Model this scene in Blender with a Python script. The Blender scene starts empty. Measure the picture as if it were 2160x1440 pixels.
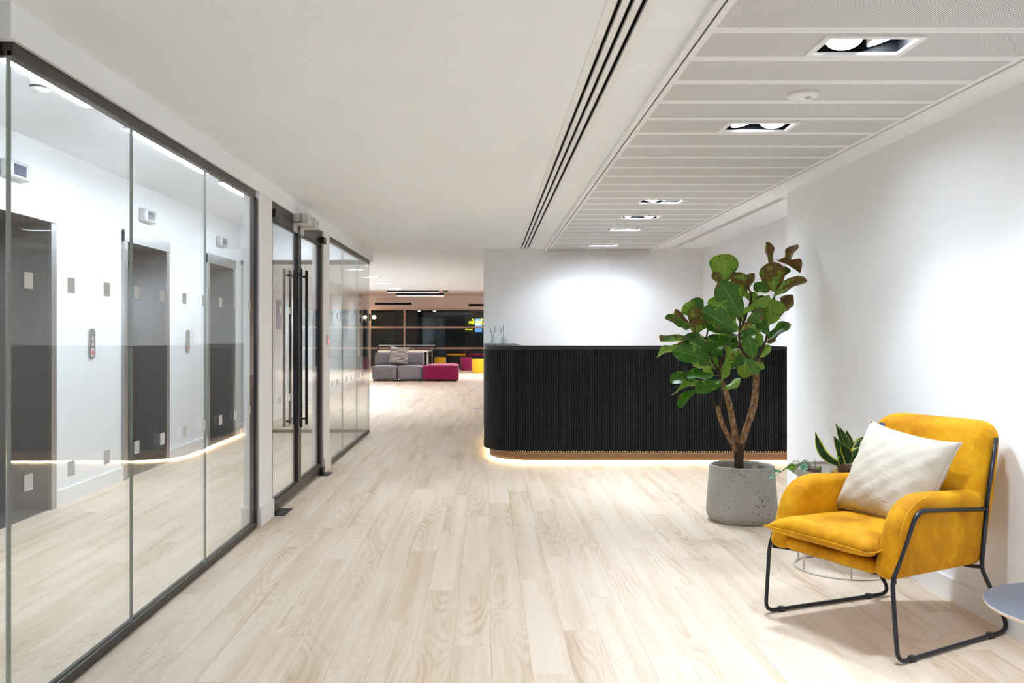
import bpy, bmesh, math, random
from mathutils import Vector, Matrix
R = random.Random(7)
SC = bpy.context.scene
COL = SC.collection
PI = math.pi

# ------------------------------------------------------------------ camera, world, exposure
F, U0, V0, HC = 1856.0, 1028.0, 703.0, 1.22
cam_d = bpy.data.cameras.new('camera')
cam_d.sensor_fit = 'HORIZONTAL'
cam_d.sensor_width = 36.0
cam_d.lens = 36.0 * F / 2160.0
cam_d.shift_x = (1080.0 - U0) / 2160.0
cam_d.shift_y = -(720.0 - V0) / 2160.0
cam_d.clip_start = 0.02
cam_d.clip_end = 200
cam = bpy.data.objects.new('camera', cam_d)
COL.objects.link(cam)
cam.location = (0, 0, HC)
cam.rotation_euler = (PI / 2, 0, 0)
SC.camera = cam
w = bpy.data.worlds.new('night')
SC.world = w
w.use_nodes = True
w.node_tree.nodes['Background'].inputs[0].default_value = (0.010, 0.013, 0.018, 1)
w.node_tree.nodes['Background'].inputs[1].default_value = 1.0
SC.view_settings.view_transform = 'Standard'
SC.view_settings.look = 'None'
SC.view_settings.gamma = 1.0
SC.view_settings.use_curve_mapping = False
SC.view_settings.exposure = 0.71
cy = SC.cycles
cy.use_denoising = True
cy.use_light_tree = False
cy.max_bounces = 9
cy.diffuse_bounces = 7
cy.glossy_bounces = 4
cy.transmission_bounces = 4
cy.transparent_max_bounces = 14
cy.sample_clamp_indirect = 16.0
cy.caustics_reflective = False
cy.caustics_refractive = False

# light levels
P_SPOT = 36.0        # watts of one gimbal lamp
P_FAR = 85.0
P_LOUNGE = 300.0
E_LOBBY = 45.0       # lobby linear luminaires, emission strength
E_LENS = 100.0
E_LED = 22.0
C_LAMP = (0.77, 0.88, 1.0)


def px(u, v, Y):
    """photo pixel at distance Y -> world point"""
    return Vector(((u - U0) * Y / F, Y, HC - (v - V0) * Y / F))


# ------------------------------------------------------------------ materials
MATS = {}


def srgb(r, g, b):
    f = lambda c: (c / 255 / 12.92) if c / 255 <= 0.04045 else ((c / 255 + 0.055) / 1.055) ** 2.4
    return (f(r), f(g), f(b), 1.0)


class NT:
    def __init__(s, name):
        s.m = bpy.data.materials.new(name)
        s.m.use_nodes = True
        s.t = s.m.node_tree
        s.b = s.t.nodes['Principled BSDF']
        s.out = s.t.nodes['Material Output']
        MATS[name] = s.m

    def n(s, kind, **kw):
        nd = s.t.nodes.new(kind)
        for k, v in kw.items():
            setattr(nd, k, v)
        return nd

    def l(s, a, b):
        s.t.links.new(a, b)

    def math(s, op, a, b=None, c=None):
        nd = s.n('ShaderNodeMath', operation=op)
        for i, x in enumerate((a, b, c)):
            if x is None:
                continue
            if isinstance(x, (int, float)):
                nd.inputs[i].default_value = x
            else:
                s.l(x, nd.inputs[i])
        return nd.outputs[0]

    def mix(s, fac, a, b):
        nd = s.n('ShaderNodeMix', data_type='RGBA')
        for sock, x in ((nd.inputs[0], fac), (nd.inputs[6], a), (nd.inputs[7], b)):
            if isinstance(x, (int, float, tuple)):
                sock.default_value = x
            else:
                s.l(x, sock)
        return nd.outputs[2]

    def noise(s, vec, scale, detail=2.0, rough=0.5, dist=0.0):
        nd = s.n('ShaderNodeTexNoise')
        nd.inputs['Scale'].default_value = scale
        nd.inputs['Detail'].default_value = detail
        nd.inputs['Roughness'].default_value = rough
        nd.inputs['Distortion'].default_value = dist
        if vec is not None:
            s.l(vec, nd.inputs['Vector'])
        return nd.outputs['Fac']

    def ramp(s, fac, stops):
        nd = s.n('ShaderNodeValToRGB')
        e = nd.color_ramp.elements
        while len(e) < len(stops):
            e.new(0.5)
        for el, (p, c) in zip(e, stops):
            el.position = p
            el.color = c
        s.l(fac, nd.inputs[0])
        return nd.outputs[0]

    def bump(s, h, strength, dist=0.002):
        nd = s.n('ShaderNodeBump')
        nd.inputs['Strength'].default_value = strength
        nd.inputs['Distance'].default_value = dist
        s.l(h, nd.inputs['Height'])
        s.l(nd.outputs[0], s.b.inputs['Normal'])

    def set(s, **kw):
        for k, v in kw.items():
            s.b.inputs[k.replace('_', ' ')].default_value = v
        return s

    def obj(s):
        return s.n('ShaderNodeTexCoord').outputs['Object']

    def mapped(s, vec, scale):
        nd = s.n('ShaderNodeMapping')
        nd.inputs['Scale'].default_value = scale
        s.l(vec, nd.inputs['Vector'])
        return nd.outputs[0]


def plain(name, col, rough=0.5, metal=0.0, var=0.06, scale=8.0, bump=0.0, bscale=200.0, spec=0.5, sheen=0.0, detail=1.0):
    """painted / woven / moulded surface with a slight procedural unevenness"""
    m = NT(name)
    o = m.obj()
    f = m.noise(o, scale, detail)
    lo = tuple(c * (1 - var) for c in col[:3]) + (1,)
    hi = tuple(min(1, c * (1 + var)) for c in col[:3]) + (1,)
    m.l(m.mix(f, lo, hi), m.b.inputs['Base Color'])
    m.set(Roughness=rough, Metallic=metal)
    m.b.inputs['Specular IOR Level'].default_value = spec
    if sheen:
        m.b.inputs['Sheen Weight'].default_value = sheen
    if bump:
        m.bump(m.noise(o, bscale, 2.0), bump)
    return m.m


def emit(name, col, strength):
    m = NT(name)
    m.b.inputs['Base Color'].default_value = (0.8, 0.8, 0.8, 1)
    m.b.inputs['Emission Color'].default_value = tuple(col[:3]) + (1,)
    m.b.inputs['Emission Strength'].default_value = strength
    return m.m


plain('wall_paint', (0.865, 0.875, 0.895), 0.65, var=0.012, scale=3, detail=0.0, spec=0.3)
plain('ceiling_paint', (0.89, 0.925, 0.965), 0.75, var=0.012, scale=3, detail=0.0, spec=0.2)
plain('skirting_paint', (0.86, 0.86, 0.865), 0.4, var=0.01)
plain('trim_white', (0.85, 0.86, 0.87), 0.45, var=0.01)
plain('bronze_frame', (0.060, 0.055, 0.050), 0.38, 0.6, var=0.1)
plain('black_metal', (0.012, 0.012, 0.014), 0.38, 0.3, var=0.1)
plain('chair_frame', (0.022, 0.024, 0.032), 0.33, 0.4, var=0.1)
plain('lamp_black', (0.003, 0.003, 0.0035), 0.6, var=0.1, spec=0.1)
plain('black_gap', (0.008, 0.008, 0.008), 0.8, var=0.1)
plain('vent_black', (0.012, 0.012, 0.012), 0.5, var=0.1)
plain('slat_black', (0.007, 0.007, 0.008), 0.5, spec=0.3, var=0.25, scale=30, bump=0.1, bscale=300)
plain('desk_cap', (0.012, 0.012, 0.014), 0.4, var=0.1)
plain('plinth_bronze', (0.20, 0.13, 0.08), 0.4, 0.3, var=0.08)
plain('silver', (0.62, 0.62, 0.61), 0.42, 0.35, var=0.03)
plain('grey_plastic', (0.55, 0.55, 0.55), 0.5, var=0.03)
plain('white_plastic', (0.8, 0.8, 0.79), 0.4, var=0.02)
plain('black_plastic', (0.02, 0.02, 0.022), 0.45, var=0.1)
plain('sofa_grey', srgb(150, 152, 163), 0.9, var=0.08, scale=120, bump=0.3, bscale=600, sheen=0.3)
plain('magenta_fabric', srgb(158, 26, 92), 0.9, var=0.1, scale=120, bump=0.3, bscale=600, sheen=0.3)
plain('yellow_fabric', srgb(232, 186, 36), 0.9, var=0.08, scale=120, bump=0.3, bscale=600, sheen=0.2)
plain('lounge_wall', srgb(234, 224, 219), 0.7, var=0.02)
plain('mullion_wood', srgb(216, 192, 174), 0.5, var=0.08, scale=30)
plain('bench_black', (0.012, 0.012, 0.012), 0.6, var=0.2)
plain('table_blue', srgb(58, 52, 120), 0.5, var=0.05)
plain('table_grey', srgb(74, 77, 88), 0.45, var=0.03)
plain('ply_edge', srgb(214, 196, 178), 0.5, var=0.08, scale=60)
plain('table_taupe', srgb(158, 150, 140), 0.5, var=0.03)
plain('wire_cream', srgb(206, 200, 188), 0.4, var=0.03)
plain('soil', (0.035, 0.024, 0.016), 0.95, var=0.5, scale=60, bump=0.8, bscale=80)
plain('brass_pot', srgb(178, 140, 70), 0.35, 0.6, var=0.06)
plain('brown_pot', srgb(110, 88, 72), 0.6, var=0.1)
plain('lavender', srgb(74, 58, 92), 0.9, var=0.3, scale=60)
plain('stem_green', srgb(110, 124, 84), 0.7, var=0.2, scale=40)
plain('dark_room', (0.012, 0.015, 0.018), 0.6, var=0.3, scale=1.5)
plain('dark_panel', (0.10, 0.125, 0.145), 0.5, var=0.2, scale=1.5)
plain('brick_a', (0.115, 0.09, 0.07), 0.8, var=0.6, scale=5)
plain('mortar', (0.05, 0.045, 0.04), 0.9, var=0.2)
plain('notice_blue', srgb(150, 152, 190), 0.6, var=0.03)
plain('marker_vinyl', (0.60, 0.63, 0.63), 0.7, var=0.03)
plain('ink_dark', (0.06, 0.06, 0.065), 0.6, var=0.1)
plain('glass_edge', (0.36, 0.42, 0.40), 0.15, var=0.2, scale=3)
plain('stitch', srgb(226, 176, 40), 0.8, var=0.05)
plain('red_light', (0.8, 0.04, 0.03), 0.4, var=0.02)
plain('screen_blue', srgb(66, 76, 104), 0.15, var=0.1, scale=4)
plain('exit_green', (0.02, 0.18, 0.09), 0.5, var=0.05)
emit('lens_glow', C_LAMP, E_LENS)
emit('lobby_glow', (0.80, 0.89, 1.0), E_LOBBY)
emit('led_glow', (1.0, 0.70, 0.36), E_LED)
emit('led_soft', (1.0, 0.70, 0.36), 4.0)
emit('pendant_glow', (0.90, 0.94, 1.0), 4.0)
emit('globe_glow', (1.0, 0.62, 0.34), 14.0)
emit('far_glow', (0.95, 1.0, 1.0), 25.0)
emit('neon_yellow', (1.0, 0.78, 0.02), 1.6)
emit('screen_glow', (0.14, 0.42, 0.95), 0.9)
emit('screen_pale', (0.75, 0.86, 1.0), 1.0)
emit('red_glow', (1.0, 0.05, 0.03), 1.2)
emit('green_dot', (0.1, 1.0, 0.5), 1.0)


def mk_floor():
    m = NT('oak_plank')
    pos = m.n('ShaderNodeNewGeometry').outputs['Position']
    sep = m.n('ShaderNodeSeparateXYZ')
    m.l(pos, sep.inputs[0])
    col = m.math('FLOOR', m.math('DIVIDE', m.math('SUBTRACT', sep.outputs[0], FX0), PW))
    off = m.math('FRACT', m.math('MULTIPLY', m.math('ADD', col, 200.0), 0.6180339))
    row = m.math('FLOOR', m.math('ADD', m.math('DIVIDE', sep.outputs[1], PL), off))
    cid = m.n('ShaderNodeCombineXYZ')
    m.l(col, cid.inputs[0])
    m.l(row, cid.inputs[1])
    wn = m.n('ShaderNodeTexWhiteNoise', noise_dimensions='3D')
    m.l(cid.outputs[0], wn.inputs['Vector'])
    sh = m.n('ShaderNodeVectorMath', operation='MULTIPLY_ADD')
    m.l(wn.outputs['Color'], sh.inputs[0])
    sh.inputs[1].default_value = (37, 53, 19)
    m.l(pos, sh.inputs[2])
    v = sh.outputs[0]
    # cathedral figure: contour lines of a stretched noise
    n1 = m.noise(m.mapped(v, (5.5, 0.75, 1)), 1.0, 1.5, 0.4, 0.25)
    n1b = m.noise(m.mapped(v, (60, 4, 1)), 1.0, 1.0, 0.6)
    phase = m.math('ADD', m.math('MULTIPLY', n1, 135.0), m.math('MULTIPLY', n1b, 2.2))
    rings = m.math('MULTIPLY_ADD', m.math('SINE', phase), 0.5, 0.5)
    rings = m.math('POWER', rings, 1.6)
    fib = m.noise(m.mapped(v, (260, 7, 1)), 1.0, 1.0, 0.7)
    soft = m.noise(m.mapped(v, (13, 0.55, 1)), 1.0, 2.5, 0.5)
    gate = m.ramp(m.noise(m.mapped(v, (4.5, 0.7, 3)), 1.0, 1.0), [(0.44, (0, 0, 0, 1)), (0.66, (1, 1, 1, 1))])
    f = m.math('MULTIPLY', m.math('MULTIPLY', rings, gate), 0.30)
    f = m.math('ADD', f, m.math('MULTIPLY', m.math('SUBTRACT', fib, 0.5), 0.5))
    f = m.math('ADD', f, m.math('MULTIPLY', m.math('SUBTRACT', soft, 0.40), 1.35))
    f = m.math('ADD', f, m.math('MULTIPLY', m.math('SUBTRACT', wn.outputs['Value'], 0.5), 0.20))
    c = m.ramp(f, [(0.0, srgb(226, 209, 190)), (0.35, srgb(212, 191, 167)), (0.8, srgb(182, 155, 128)), (1.0, srgb(162, 134, 108))])
    m.l(c, m.b.inputs['Base Color'])
    m.set(Roughness=0.42)
    m.b.inputs['Specular IOR Level'].default_value = 0.35
    return m.m


PW, PL, FX0 = 0.148, 1.214, -1.466
mk_floor()


def mk_perf():
    m = NT('perforated_panel')
    o = m.obj()
    sep = m.n('ShaderNodeSeparateXYZ')
    m.l(o, sep.inputs[0])
    p = 0.0085

    def dist(s):
        a = m.math('SUBTRACT', m.math('FRACT', m.math('ADD', m.math('DIVIDE', sep.outputs[0], p), 50.0 + s)), 0.5)
        b = m.math('SUBTRACT', m.math('FRACT', m.math('ADD', m.math('DIVIDE', sep.outputs[1], p), 50.0 + s)), 0.5)
        return m.math('SQRT', m.math('ADD', m.math('MULTIPLY', a, a), m.math('MULTIPLY', b, b)))
    d = m.math('MINIMUM', dist(0.0), dist(0.5))
    hole = m.math('LESS_THAN', d, 0.255)
    inx = m.math('LESS_THAN', m.math('ABSOLUTE', sep.outputs[0]), 0.578)
    iny = m.math('LESS_THAN', m.math('ABSOLUTE', sep.outputs[1]), 0.122)
    k = m.math('MULTIPLY', hole, m.math('MULTIPLY', inx, iny))
    m.l(m.mix(k, (0.84, 0.855, 0.87, 1), (0.20, 0.20, 0.20, 1)), m.b.inputs['Base Color'])
    m.set(Roughness=0.5)
    m.b.inputs['Specular IOR Level'].default_value = 0.25


mk_perf()


def mk_glass(name, tint=(0.975, 0.99, 0.982), boost=1.0):
    m = NT(name)
    m.t.nodes.remove(m.b)
    lw = m.n('ShaderNodeLayerWeight')
    lw.inputs[0].default_value = 0.5
    f = m.math('MULTIPLY_ADD', m.math('POWER', lw.outputs['Facing'], 5.0), 0.96, 0.04 * boost)
    tr = m.n('ShaderNodeBsdfTransparent')
    tr.inputs[0].default_value = tint + (1,)
    gl = m.n('ShaderNodeBsdfGlossy')
    gl.inputs['Roughness'].default_value = 0.0
    mx = m.n('ShaderNodeMixShader')
    m.l(f, mx.inputs[0])
    m.l(tr.outputs[0], mx.inputs[1])
    m.l(gl.outputs[0], mx.inputs[2])
    m.l(mx.outputs[0], m.out.inputs[0])


mk_glass('clear_glass')
mk_glass('window_glass', (0.72, 0.80, 0.82))
mk_glass('vase_glass', (0.95, 0.975, 0.965), 1.5)


def mk_steel():
    m = NT('brushed_steel')
    o = m.obj()
    f = m.noise(m.mapped(o, (600, 600, 3)), 1.0, 2.0)
    m.l(m.mix(f, (0.40, 0.39, 0.385, 1), (0.52, 0.51, 0.50, 1)), m.b.inputs['Base Color'])
    m.set(Metallic=0.85, Roughness=0.32)
    m2 = NT('lift_lining')
    o = m2.obj()
    f = m2.noise(m2.mapped(o, (400, 400, 2)), 1.0, 2.0)
    m2.l(m2.mix(f, (0.34, 0.32, 0.31, 1), (0.42, 0.40, 0.39, 1)), m2.b.inputs['Base Color'])
    m2.set(Metallic=0.7, Roughness=0.30)


mk_steel()


def mk_velvet():
    m = NT('mustard_velvet')
    o = m.obj()
    f1 = m.noise(o, 4.0, 3.0, 0.5, 0.5)
    f2 = m.noise(o, 17.0, 3.0, 0.55, 0.7)
    f = m.math('ADD', m.math('MULTIPLY', f1, 0.65), m.math('MULTIPLY', f2, 0.35))
    c = m.ramp(f, [(0.32, srgb(158, 98, 0)), (0.5, srgb(196, 136, 4)), (0.68, srgb(220, 166, 20))])
    m.l(c, m.b.inputs['Base Color'])
    m.set(Roughness=0.75)
    m.b.inputs['Specular IOR Level'].default_value = 0.2
    m.b.inputs['Sheen Weight'].default_value = 0.6
    m.b.inputs['Sheen Roughness'].default_value = 0.35
    m.b.inputs['Sheen Tint'].default_value = srgb(255, 214, 90)
    m.bump(m.noise(o, 900.0, 2.0), 0.15, 0.001)


mk_velvet()


def mk_linen():
    m = NT('cushion_cream')
    o = m.obj()
    f = m.noise(o, 300.0, 2.0)
    m.l(m.mix(f, srgb(186, 177, 162), srgb(198, 190, 176)), m.b.inputs['Base Color'])
    m.set(Roughness=0.9)
    h = m.math('ADD', m.noise(m.mapped(o, (1, 2, 1)), 9.0, 3.0, 0.5, 1.8), m.math('MULTIPLY', m.noise(o, 700.0, 1.0), 0.03))
    m.bump(h, 0.14, 0.02)
    m = NT('striped_fabric')
    o = m.obj()
    sep = m.n('ShaderNodeSeparateXYZ')
    m.l(o, sep.inputs[0])
    f = m.math('GREATER_THAN', m.math('FRACT', m.math('ADD', m.math('MULTIPLY', sep.outputs[1], 26.0), m.math('MULTIPLY', m.noise(o, 9.0), 0.5))), 0.66)
    m.l(m.mix(f, srgb(232, 230, 226), srgb(70, 72, 84)), m.b.inputs['Base Color'])
    m.set(Roughness=0.9)


mk_linen()


def mk_concrete():
    m = NT('concrete')
    o = m.obj()
    f = m.noise(o, 9.0, 4.0, 0.6)
    pits = m.noise(m.mapped(o, (55, 55, 150)), 1.0, 2.0, 0.5)
    big = m.noise(o, 6.0, 2.0)
    k = m.ramp(m.math('ADD', pits, m.math('MULTIPLY', m.math('SUBTRACT', big, 0.5), 0.35)), [(0.665, (0, 0, 0, 1)), (0.70, (1, 1, 1, 1))])
    base = m.mix(f, srgb(150, 146, 140), srgb(172, 168, 161))
    m.l(m.mix(k, base, srgb(92, 86, 80)), m.b.inputs['Base Color'])
    m.set(Roughness=0.85)
    m.bump(m.math('SUBTRACT', 1.0, k), 0.4, 0.003)


mk_concrete()


def mk_bark():
    m = NT('bark')
    o = m.obj()
    f = m.noise(m.mapped(o, (70, 70, 30)), 1.0, 4.0, 0.65)
    c = m.ramp(f, [(0.3, srgb(66, 44, 28)), (0.5, srgb(124, 90, 60)), (0.7, srgb(184, 148, 108))])
    m.l(c, m.b.inputs['Base Color'])
    m.set(Roughness=0.85)
    m.bump(f, 0.6, 0.004)
    m = NT('bark_dark')
    o = m.obj()
    f = m.noise(o, 90.0, 3.0)
    m.l(m.mix(f, srgb(40, 28, 20), srgb(84, 62, 44)), m.b.inputs['Base Color'])
    m.set(Roughness=0.9)
    m.bump(f, 0.6, 0.004)


mk_bark()


def mk_leaf(name, base_lo, base_hi, vein, rough, trans):
    """fiddle leaf: UV = (along, across -1..1 mapped to 0..1); object colour red = how much of it is brown"""
    m = NT(name)
    uv = m.n('ShaderNodeUVMap').outputs[0]
    sep = m.n('ShaderNodeSeparateXYZ')
    m.l(uv, sep.inputs[0])
    t = sep.outputs[0]
    av = m.math('ABSOLUTE', m.math('MULTIPLY_ADD', sep.outputs[1], 2.0, -1.0))
    mid = m.math('LESS_THAN', av, 0.04)
    ph = m.math('MULTIPLY', m.math('SUBTRACT', t, m.math('MULTIPLY', av, 0.20)), 6.0)
    lat = m.ramp(m.math('ABSOLUTE', m.math('SUBTRACT', m.math('FRACT', m.math('ADD', ph, 3.0)), 0.5)), [(0.03, (1, 1, 1, 1)), (0.09, (0, 0, 0, 1))])
    veins = m.math('MAXIMUM', mid, m.math('MULTIPLY', lat, 0.45))
    oi = m.n('ShaderNodeObjectInfo')
    so = m.n('ShaderNodeSeparateColor')
    m.l(oi.outputs['Color'], so.inputs[0])
    o = m.obj()
    f = m.math('ADD', m.math('MULTIPLY', m.noise(o, 5.0, 2.0), 0.5), m.math('MULTIPLY', oi.outputs['Random'], 0.5))
    c = m.mix(f, base_lo, base_hi)
    c = m.mix(veins, c, vein)
    # brown patches grow from the margin and tip
    sh = m.n('ShaderNodeVectorMath', operation='ADD')
    m.l(uv, sh.inputs[0])
    cx = m.n('ShaderNodeCombineXYZ')
    m.l(m.math('MULTIPLY', oi.outputs['Random'], 31.0), cx.inputs[0])
    m.l(cx.outputs[0], sh.inputs[1])
    bn = m.noise(sh.outputs[0], 2.6, 3.0, 0.5)
    edge = m.math('ADD', m.math('MULTIPLY', m.math('MAXIMUM', av, t), 0.25), bn)
    br = m.math('GREATER_THAN', m.math('ADD', edge, m.math('MULTIPLY', so.outputs[0], 0.62)), 0.90)
    bcol = m.ramp(m.noise(o, 14.0, 3.0), [(0.3, srgb(78, 52, 26)), (0.55, srgb(132, 94, 48)), (0.75, srgb(168, 128, 76))])
    c = m.mix(br, c, bcol)
    m.l(c, m.b.inputs['Base Color'])
    m.set(Roughness=rough)
    m.bump(m.math('ADD', m.math('MULTIPLY', veins, -0.5), m.noise(o, 12.0, 2.0)), 0.35, 0.01)
    tb = m.n('ShaderNodeBsdfTranslucent')
    m.l(m.mix(0.5, c, (0.30, 0.62, 0.02, 1)), tb.inputs[0])
    mx = m.n('ShaderNodeMixShader')
    mx.inputs[0].default_value = trans
    m.l(m.b.outputs[0], mx.inputs[1])
    m.l(tb.outputs[0], mx.inputs[2])
    m.l(mx.outputs[0], m.out.inputs[0])


mk_leaf('leaf_top', srgb(34, 80, 22), srgb(64, 122, 32), srgb(122, 156, 72), 0.30, 0.22)
mk_leaf('leaf_under', srgb(118, 162, 46), srgb(156, 194, 70), srgb(186, 208, 118), 0.5, 0.36)


def mk_snake():
    m = NT('snake_leaf')
    uv = m.n('ShaderNodeUVMap').outputs[0]
    sep = m.n('ShaderNodeSeparateXYZ')
    m.l(uv, sep.inputs[0])
    av = m.math('ABSOLUTE', m.math('MULTIPLY_ADD', sep.outputs[1], 2.0, -1.0))
    o = m.obj()
    bands = m.noise(m.mapped(o, (14, 14, 90)), 1.0, 3.0, 0.6)
    c = m.ramp(bands, [(0.35, srgb(24, 56, 24)), (0.65, srgb(62, 106, 52))])
    k = m.math('GREATER_THAN', av, 0.74)
    m.l(m.mix(k, c, srgb(196, 200, 74)), m.b.inputs['Base Color'])
    m.set(Roughness=0.4)
    m = NT('pothos_leaf')
    o = m.obj()
    f = m.ramp(m.noise(o, 130.0, 2.0), [(0.45, srgb(70, 128, 88)), (0.56, srgb(148, 190, 164))])
    m.l(f, m.b.inputs['Base Color'])
    m.set(Roughness=0.45)
    plain('young_leaf', srgb(122, 170, 40), 0.45, var=0.12, scale=30)


mk_snake()


# ------------------------------------------------------------------ mesh helpers
def mesh_of(name, bm, mats, smooth=False, autosmooth=False):
    me = bpy.data.meshes.new(name)
    bmesh.ops.recalc_face_normals(bm, faces=bm.faces)
    bm.to_mesh(me)
    bm.free()
    for mt in (mats if isinstance(mats, (list, tuple)) else [mats]):
        me.materials.append(MATS[mt])
    if smooth:
        me.polygons.foreach_set('use_smooth', [True] * len(me.polygons))
        if autosmooth:
            me.set_sharp_from_angle(angle=math.radians(38))
    return me


def link(name, me, parent=None, loc=None, rot=None, world_parent_loc=None):
    o = bpy.data.objects.new(name, me)
    COL.objects.link(o)
    if parent is not None:
        o.parent = parent
    if world_parent_loc is not None:
        o.matrix_parent_inverse = Matrix.Translation(-Vector(world_parent_loc))
    if loc is not None:
        o.location = loc
    if rot is not None:
        o.rotation_euler = rot
    return o


def part(name, bm, mats, parent=None, smooth=False, autosmooth=False, world=False, loc=None, rot=None):
    """world=True: the mesh is in world coordinates although its parent stands somewhere"""
    me = mesh_of(name, bm, mats, smooth, autosmooth)
    wp = None
    if world and parent is not None:
        p = parent
        wp = Vector((0, 0, 0))
        while p is not None:
            wp += Vector(p.location) if p.type == 'EMPTY' else Vector((0, 0, 0))
            p = p.parent
    return link(name, me, parent, loc, rot, wp)


def tag(o, label, cat=None, group=None, kind=None):
    o['label'] = label
    if cat:
        o['category'] = cat
    if group:
        o['group'] = group
    if kind:
        o['kind'] = kind
    return o


def thing(name, loc, label, cat, group=None, rotz=0.0):
    o = bpy.data.objects.new(name, None)
    o.empty_display_size = 0.05
    COL.objects.link(o)
    o.location = loc
    o.rotation_euler = (0, 0, rotz)
    return tag(o, label, cat, group)


def dup(root, loc, label=None, rotz=None):
    r = root.copy()
    COL.objects.link(r)
    r.location = loc
    if label:
        r['label'] = label
    if rotz is not None:
        r.rotation_euler = (0, 0, rotz)

    def rec(src, dst):
        for ch in list(src.children):
            c = ch.copy()
            COL.objects.link(c)
            c.parent = dst
            rec(ch, c)
    rec(root, r)
    return r


def BM():
    return bmesh.new()


def box(bm, x0, x1, y0, y1, z0, z1, mi=0, bev=0.0, seg=2):
    vs = [bm.verts.new((x, y, z)) for x in (x0, x1) for y in (y0, y1) for z in (z0, z1)]
    idx = [(0, 1, 3, 2), (4, 6, 7, 5), (0, 4, 5, 1), (2, 3, 7, 6), (0, 2, 6, 4), (1, 5, 7, 3)]
    fs = []
    for q in idx:
        f = bm.faces.new([vs[i] for i in q])
        f.material_index = mi
        fs.append(f)
    if bev:
        es = list({e for f in fs for e in f.edges})
        bmesh.ops.bevel(bm, geom=es, offset=bev, segments=seg, profile=0.5, affect='EDGES')
    return bm


def grid_slab(bm, x0, x1, y0, y1, z0, z1, holes):
    """slab with rectangular holes, made of boxes"""
    xs = sorted({x0, x1} | {h for q in holes for h in q[:2] if x0 < h < x1})
    ys = sorted({y0, y1} | {h for q in holes for h in q[2:] if y0 < h < y1})
    for j in range(len(ys) - 1):
        run = None
        for i in range(len(xs)):
            free = False
            if i < len(xs) - 1:
                cx, cyy = (xs[i] + xs[i + 1]) / 2, (ys[j] + ys[j + 1]) / 2
                free = not any(q[0] < cx < q[1] and q[2] < cyy < q[3] for q in holes)
            if free and run is None:
                run = xs[i]
            if not free and run is not None:
                box(bm, run, xs[i], ys[j], ys[j + 1], z0, z1)
                run = None


def fillet(pts, r, n=5, closed=False):
    pts = [Vector(p) for p in pts]
    out = []
    N = len(pts)
    for i, p in enumerate(pts):
        if not closed and i in (0, N - 1):
            out.append(p)
            continue
        a, b = pts[(i - 1) % N], pts[(i + 1) % N]
        rr = r[i] if isinstance(r, (list, tuple)) else r
        d = min(rr, (a - p).length * 0.48, (b - p).length * 0.48)
        s, e = p + (a - p).normalized() * d, p + (b - p).normalized() * d
        for k in range(n + 1):
            t = k / n
            out.append((1 - t) ** 2 * s + 2 * t * (1 - t) * p + t * t * e)
    return out


def tube(bm, pts, r, seg=8, mi=0, closed=False, cap=True):
    pts = [Vector(p) for p in pts]
    N = len(pts)
    rings = []
    prev = None
    for i, p in enumerate(pts):
        if closed:
            d = (pts[(i + 1) % N] - pts[i - 1])
        else:
            d = pts[min(i + 1, N - 1)] - pts[max(i - 1, 0)]
        d = d.normalized() if d.length > 1e-9 else Vector((0, 0, 1))
        if prev is None:
            a = Vector((0, 0, 1)) if abs(d.z) < 0.9 else Vector((1, 0, 0))
            x = d.cross(a).normalized()
        else:
            x = (prev - d * prev.dot(d))
            x = x.normalized() if x.length > 1e-6 else d.orthogonal().normalized()
        prev = x
        y = d.cross(x)
        rad = r[i] if isinstance(r, (list, tuple)) else r
        rings.append([bm.verts.new(p + (x * math.cos(2 * PI * k / seg) + y * math.sin(2 * PI * k / seg)) * rad) for k in range(seg)])
    M = N if closed else N - 1
    for i in range(M):
        A, B = rings[i], rings[(i + 1) % N]
        for k in range(seg):
            f = bm.faces.new((A[k], A[(k + 1) % seg], B[(k + 1) % seg], B[k]))
            f.material_index = mi
    if cap and not closed:
        for rg in (rings[0], rings[-1]):
            f = bm.faces.new(rg)
            f.material_index = mi
    return bm


def lathe(bm, prof, seg=32, c=(0, 0), mi=0, close=False):
    """prof: list of (r, z)"""
    rings = []
    for r, z in prof:
        if r < 1e-6:
            rings.append([bm.verts.new((c[0], c[1], z))])
        else:
            rings.append([bm.verts.new((c[0] + r * math.cos(2 * PI * k / seg), c[1] + r * math.sin(2 * PI * k / seg), z)) for k in range(seg)])
    for A, B in zip(rings, rings[1:]):
        for k in range(seg):
            k2 = (k + 1) % seg
            if len(A) == 1 and len(B) == 1:
                continue
            if len(A) == 1:
                f = bm.faces.new((A[0], B[k2], B[k]))
            elif len(B) == 1:
                f = bm.faces.new((A[k], A[k2], B[0]))
            else:
                f = bm.faces.new((A[k], A[k2], B[k2], B[k]))
            f.material_index = mi
    return bm


def prism(bm, outline, h0, h1, axis='x', bev=0.0, seg=3, mi=0):
    """outline of 2D points, extruded along an axis (other two in cyclic order: x->(y,z), y->(x,z), z->(x,y))"""
    def P(a, b, h):
        return {'x': (h, a, b), 'y': (a, h, b), 'z': (a, b, h)}[axis]
    A = [bm.verts.new(P(a, b, h0)) for a, b in outline]
    B = [bm.verts.new(P(a, b, h1)) for a, b in outline]
    fa, fb = bm.faces.new(A), bm.faces.new(B)
    N = len(A)
    fs = [fa, fb]
    for k in range(N):
        fs.append(bm.faces.new((A[k], A[(k + 1) % N], B[(k + 1) % N], B[k])))
    for f in fs:
        f.material_index = mi
    if bev:
        es = list(fa.edges) + list(fb.edges)
        bmesh.ops.bevel(bm, geom=es, offset=bev, segments=seg, profile=0.5, affect='EDGES')
    return bm


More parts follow.
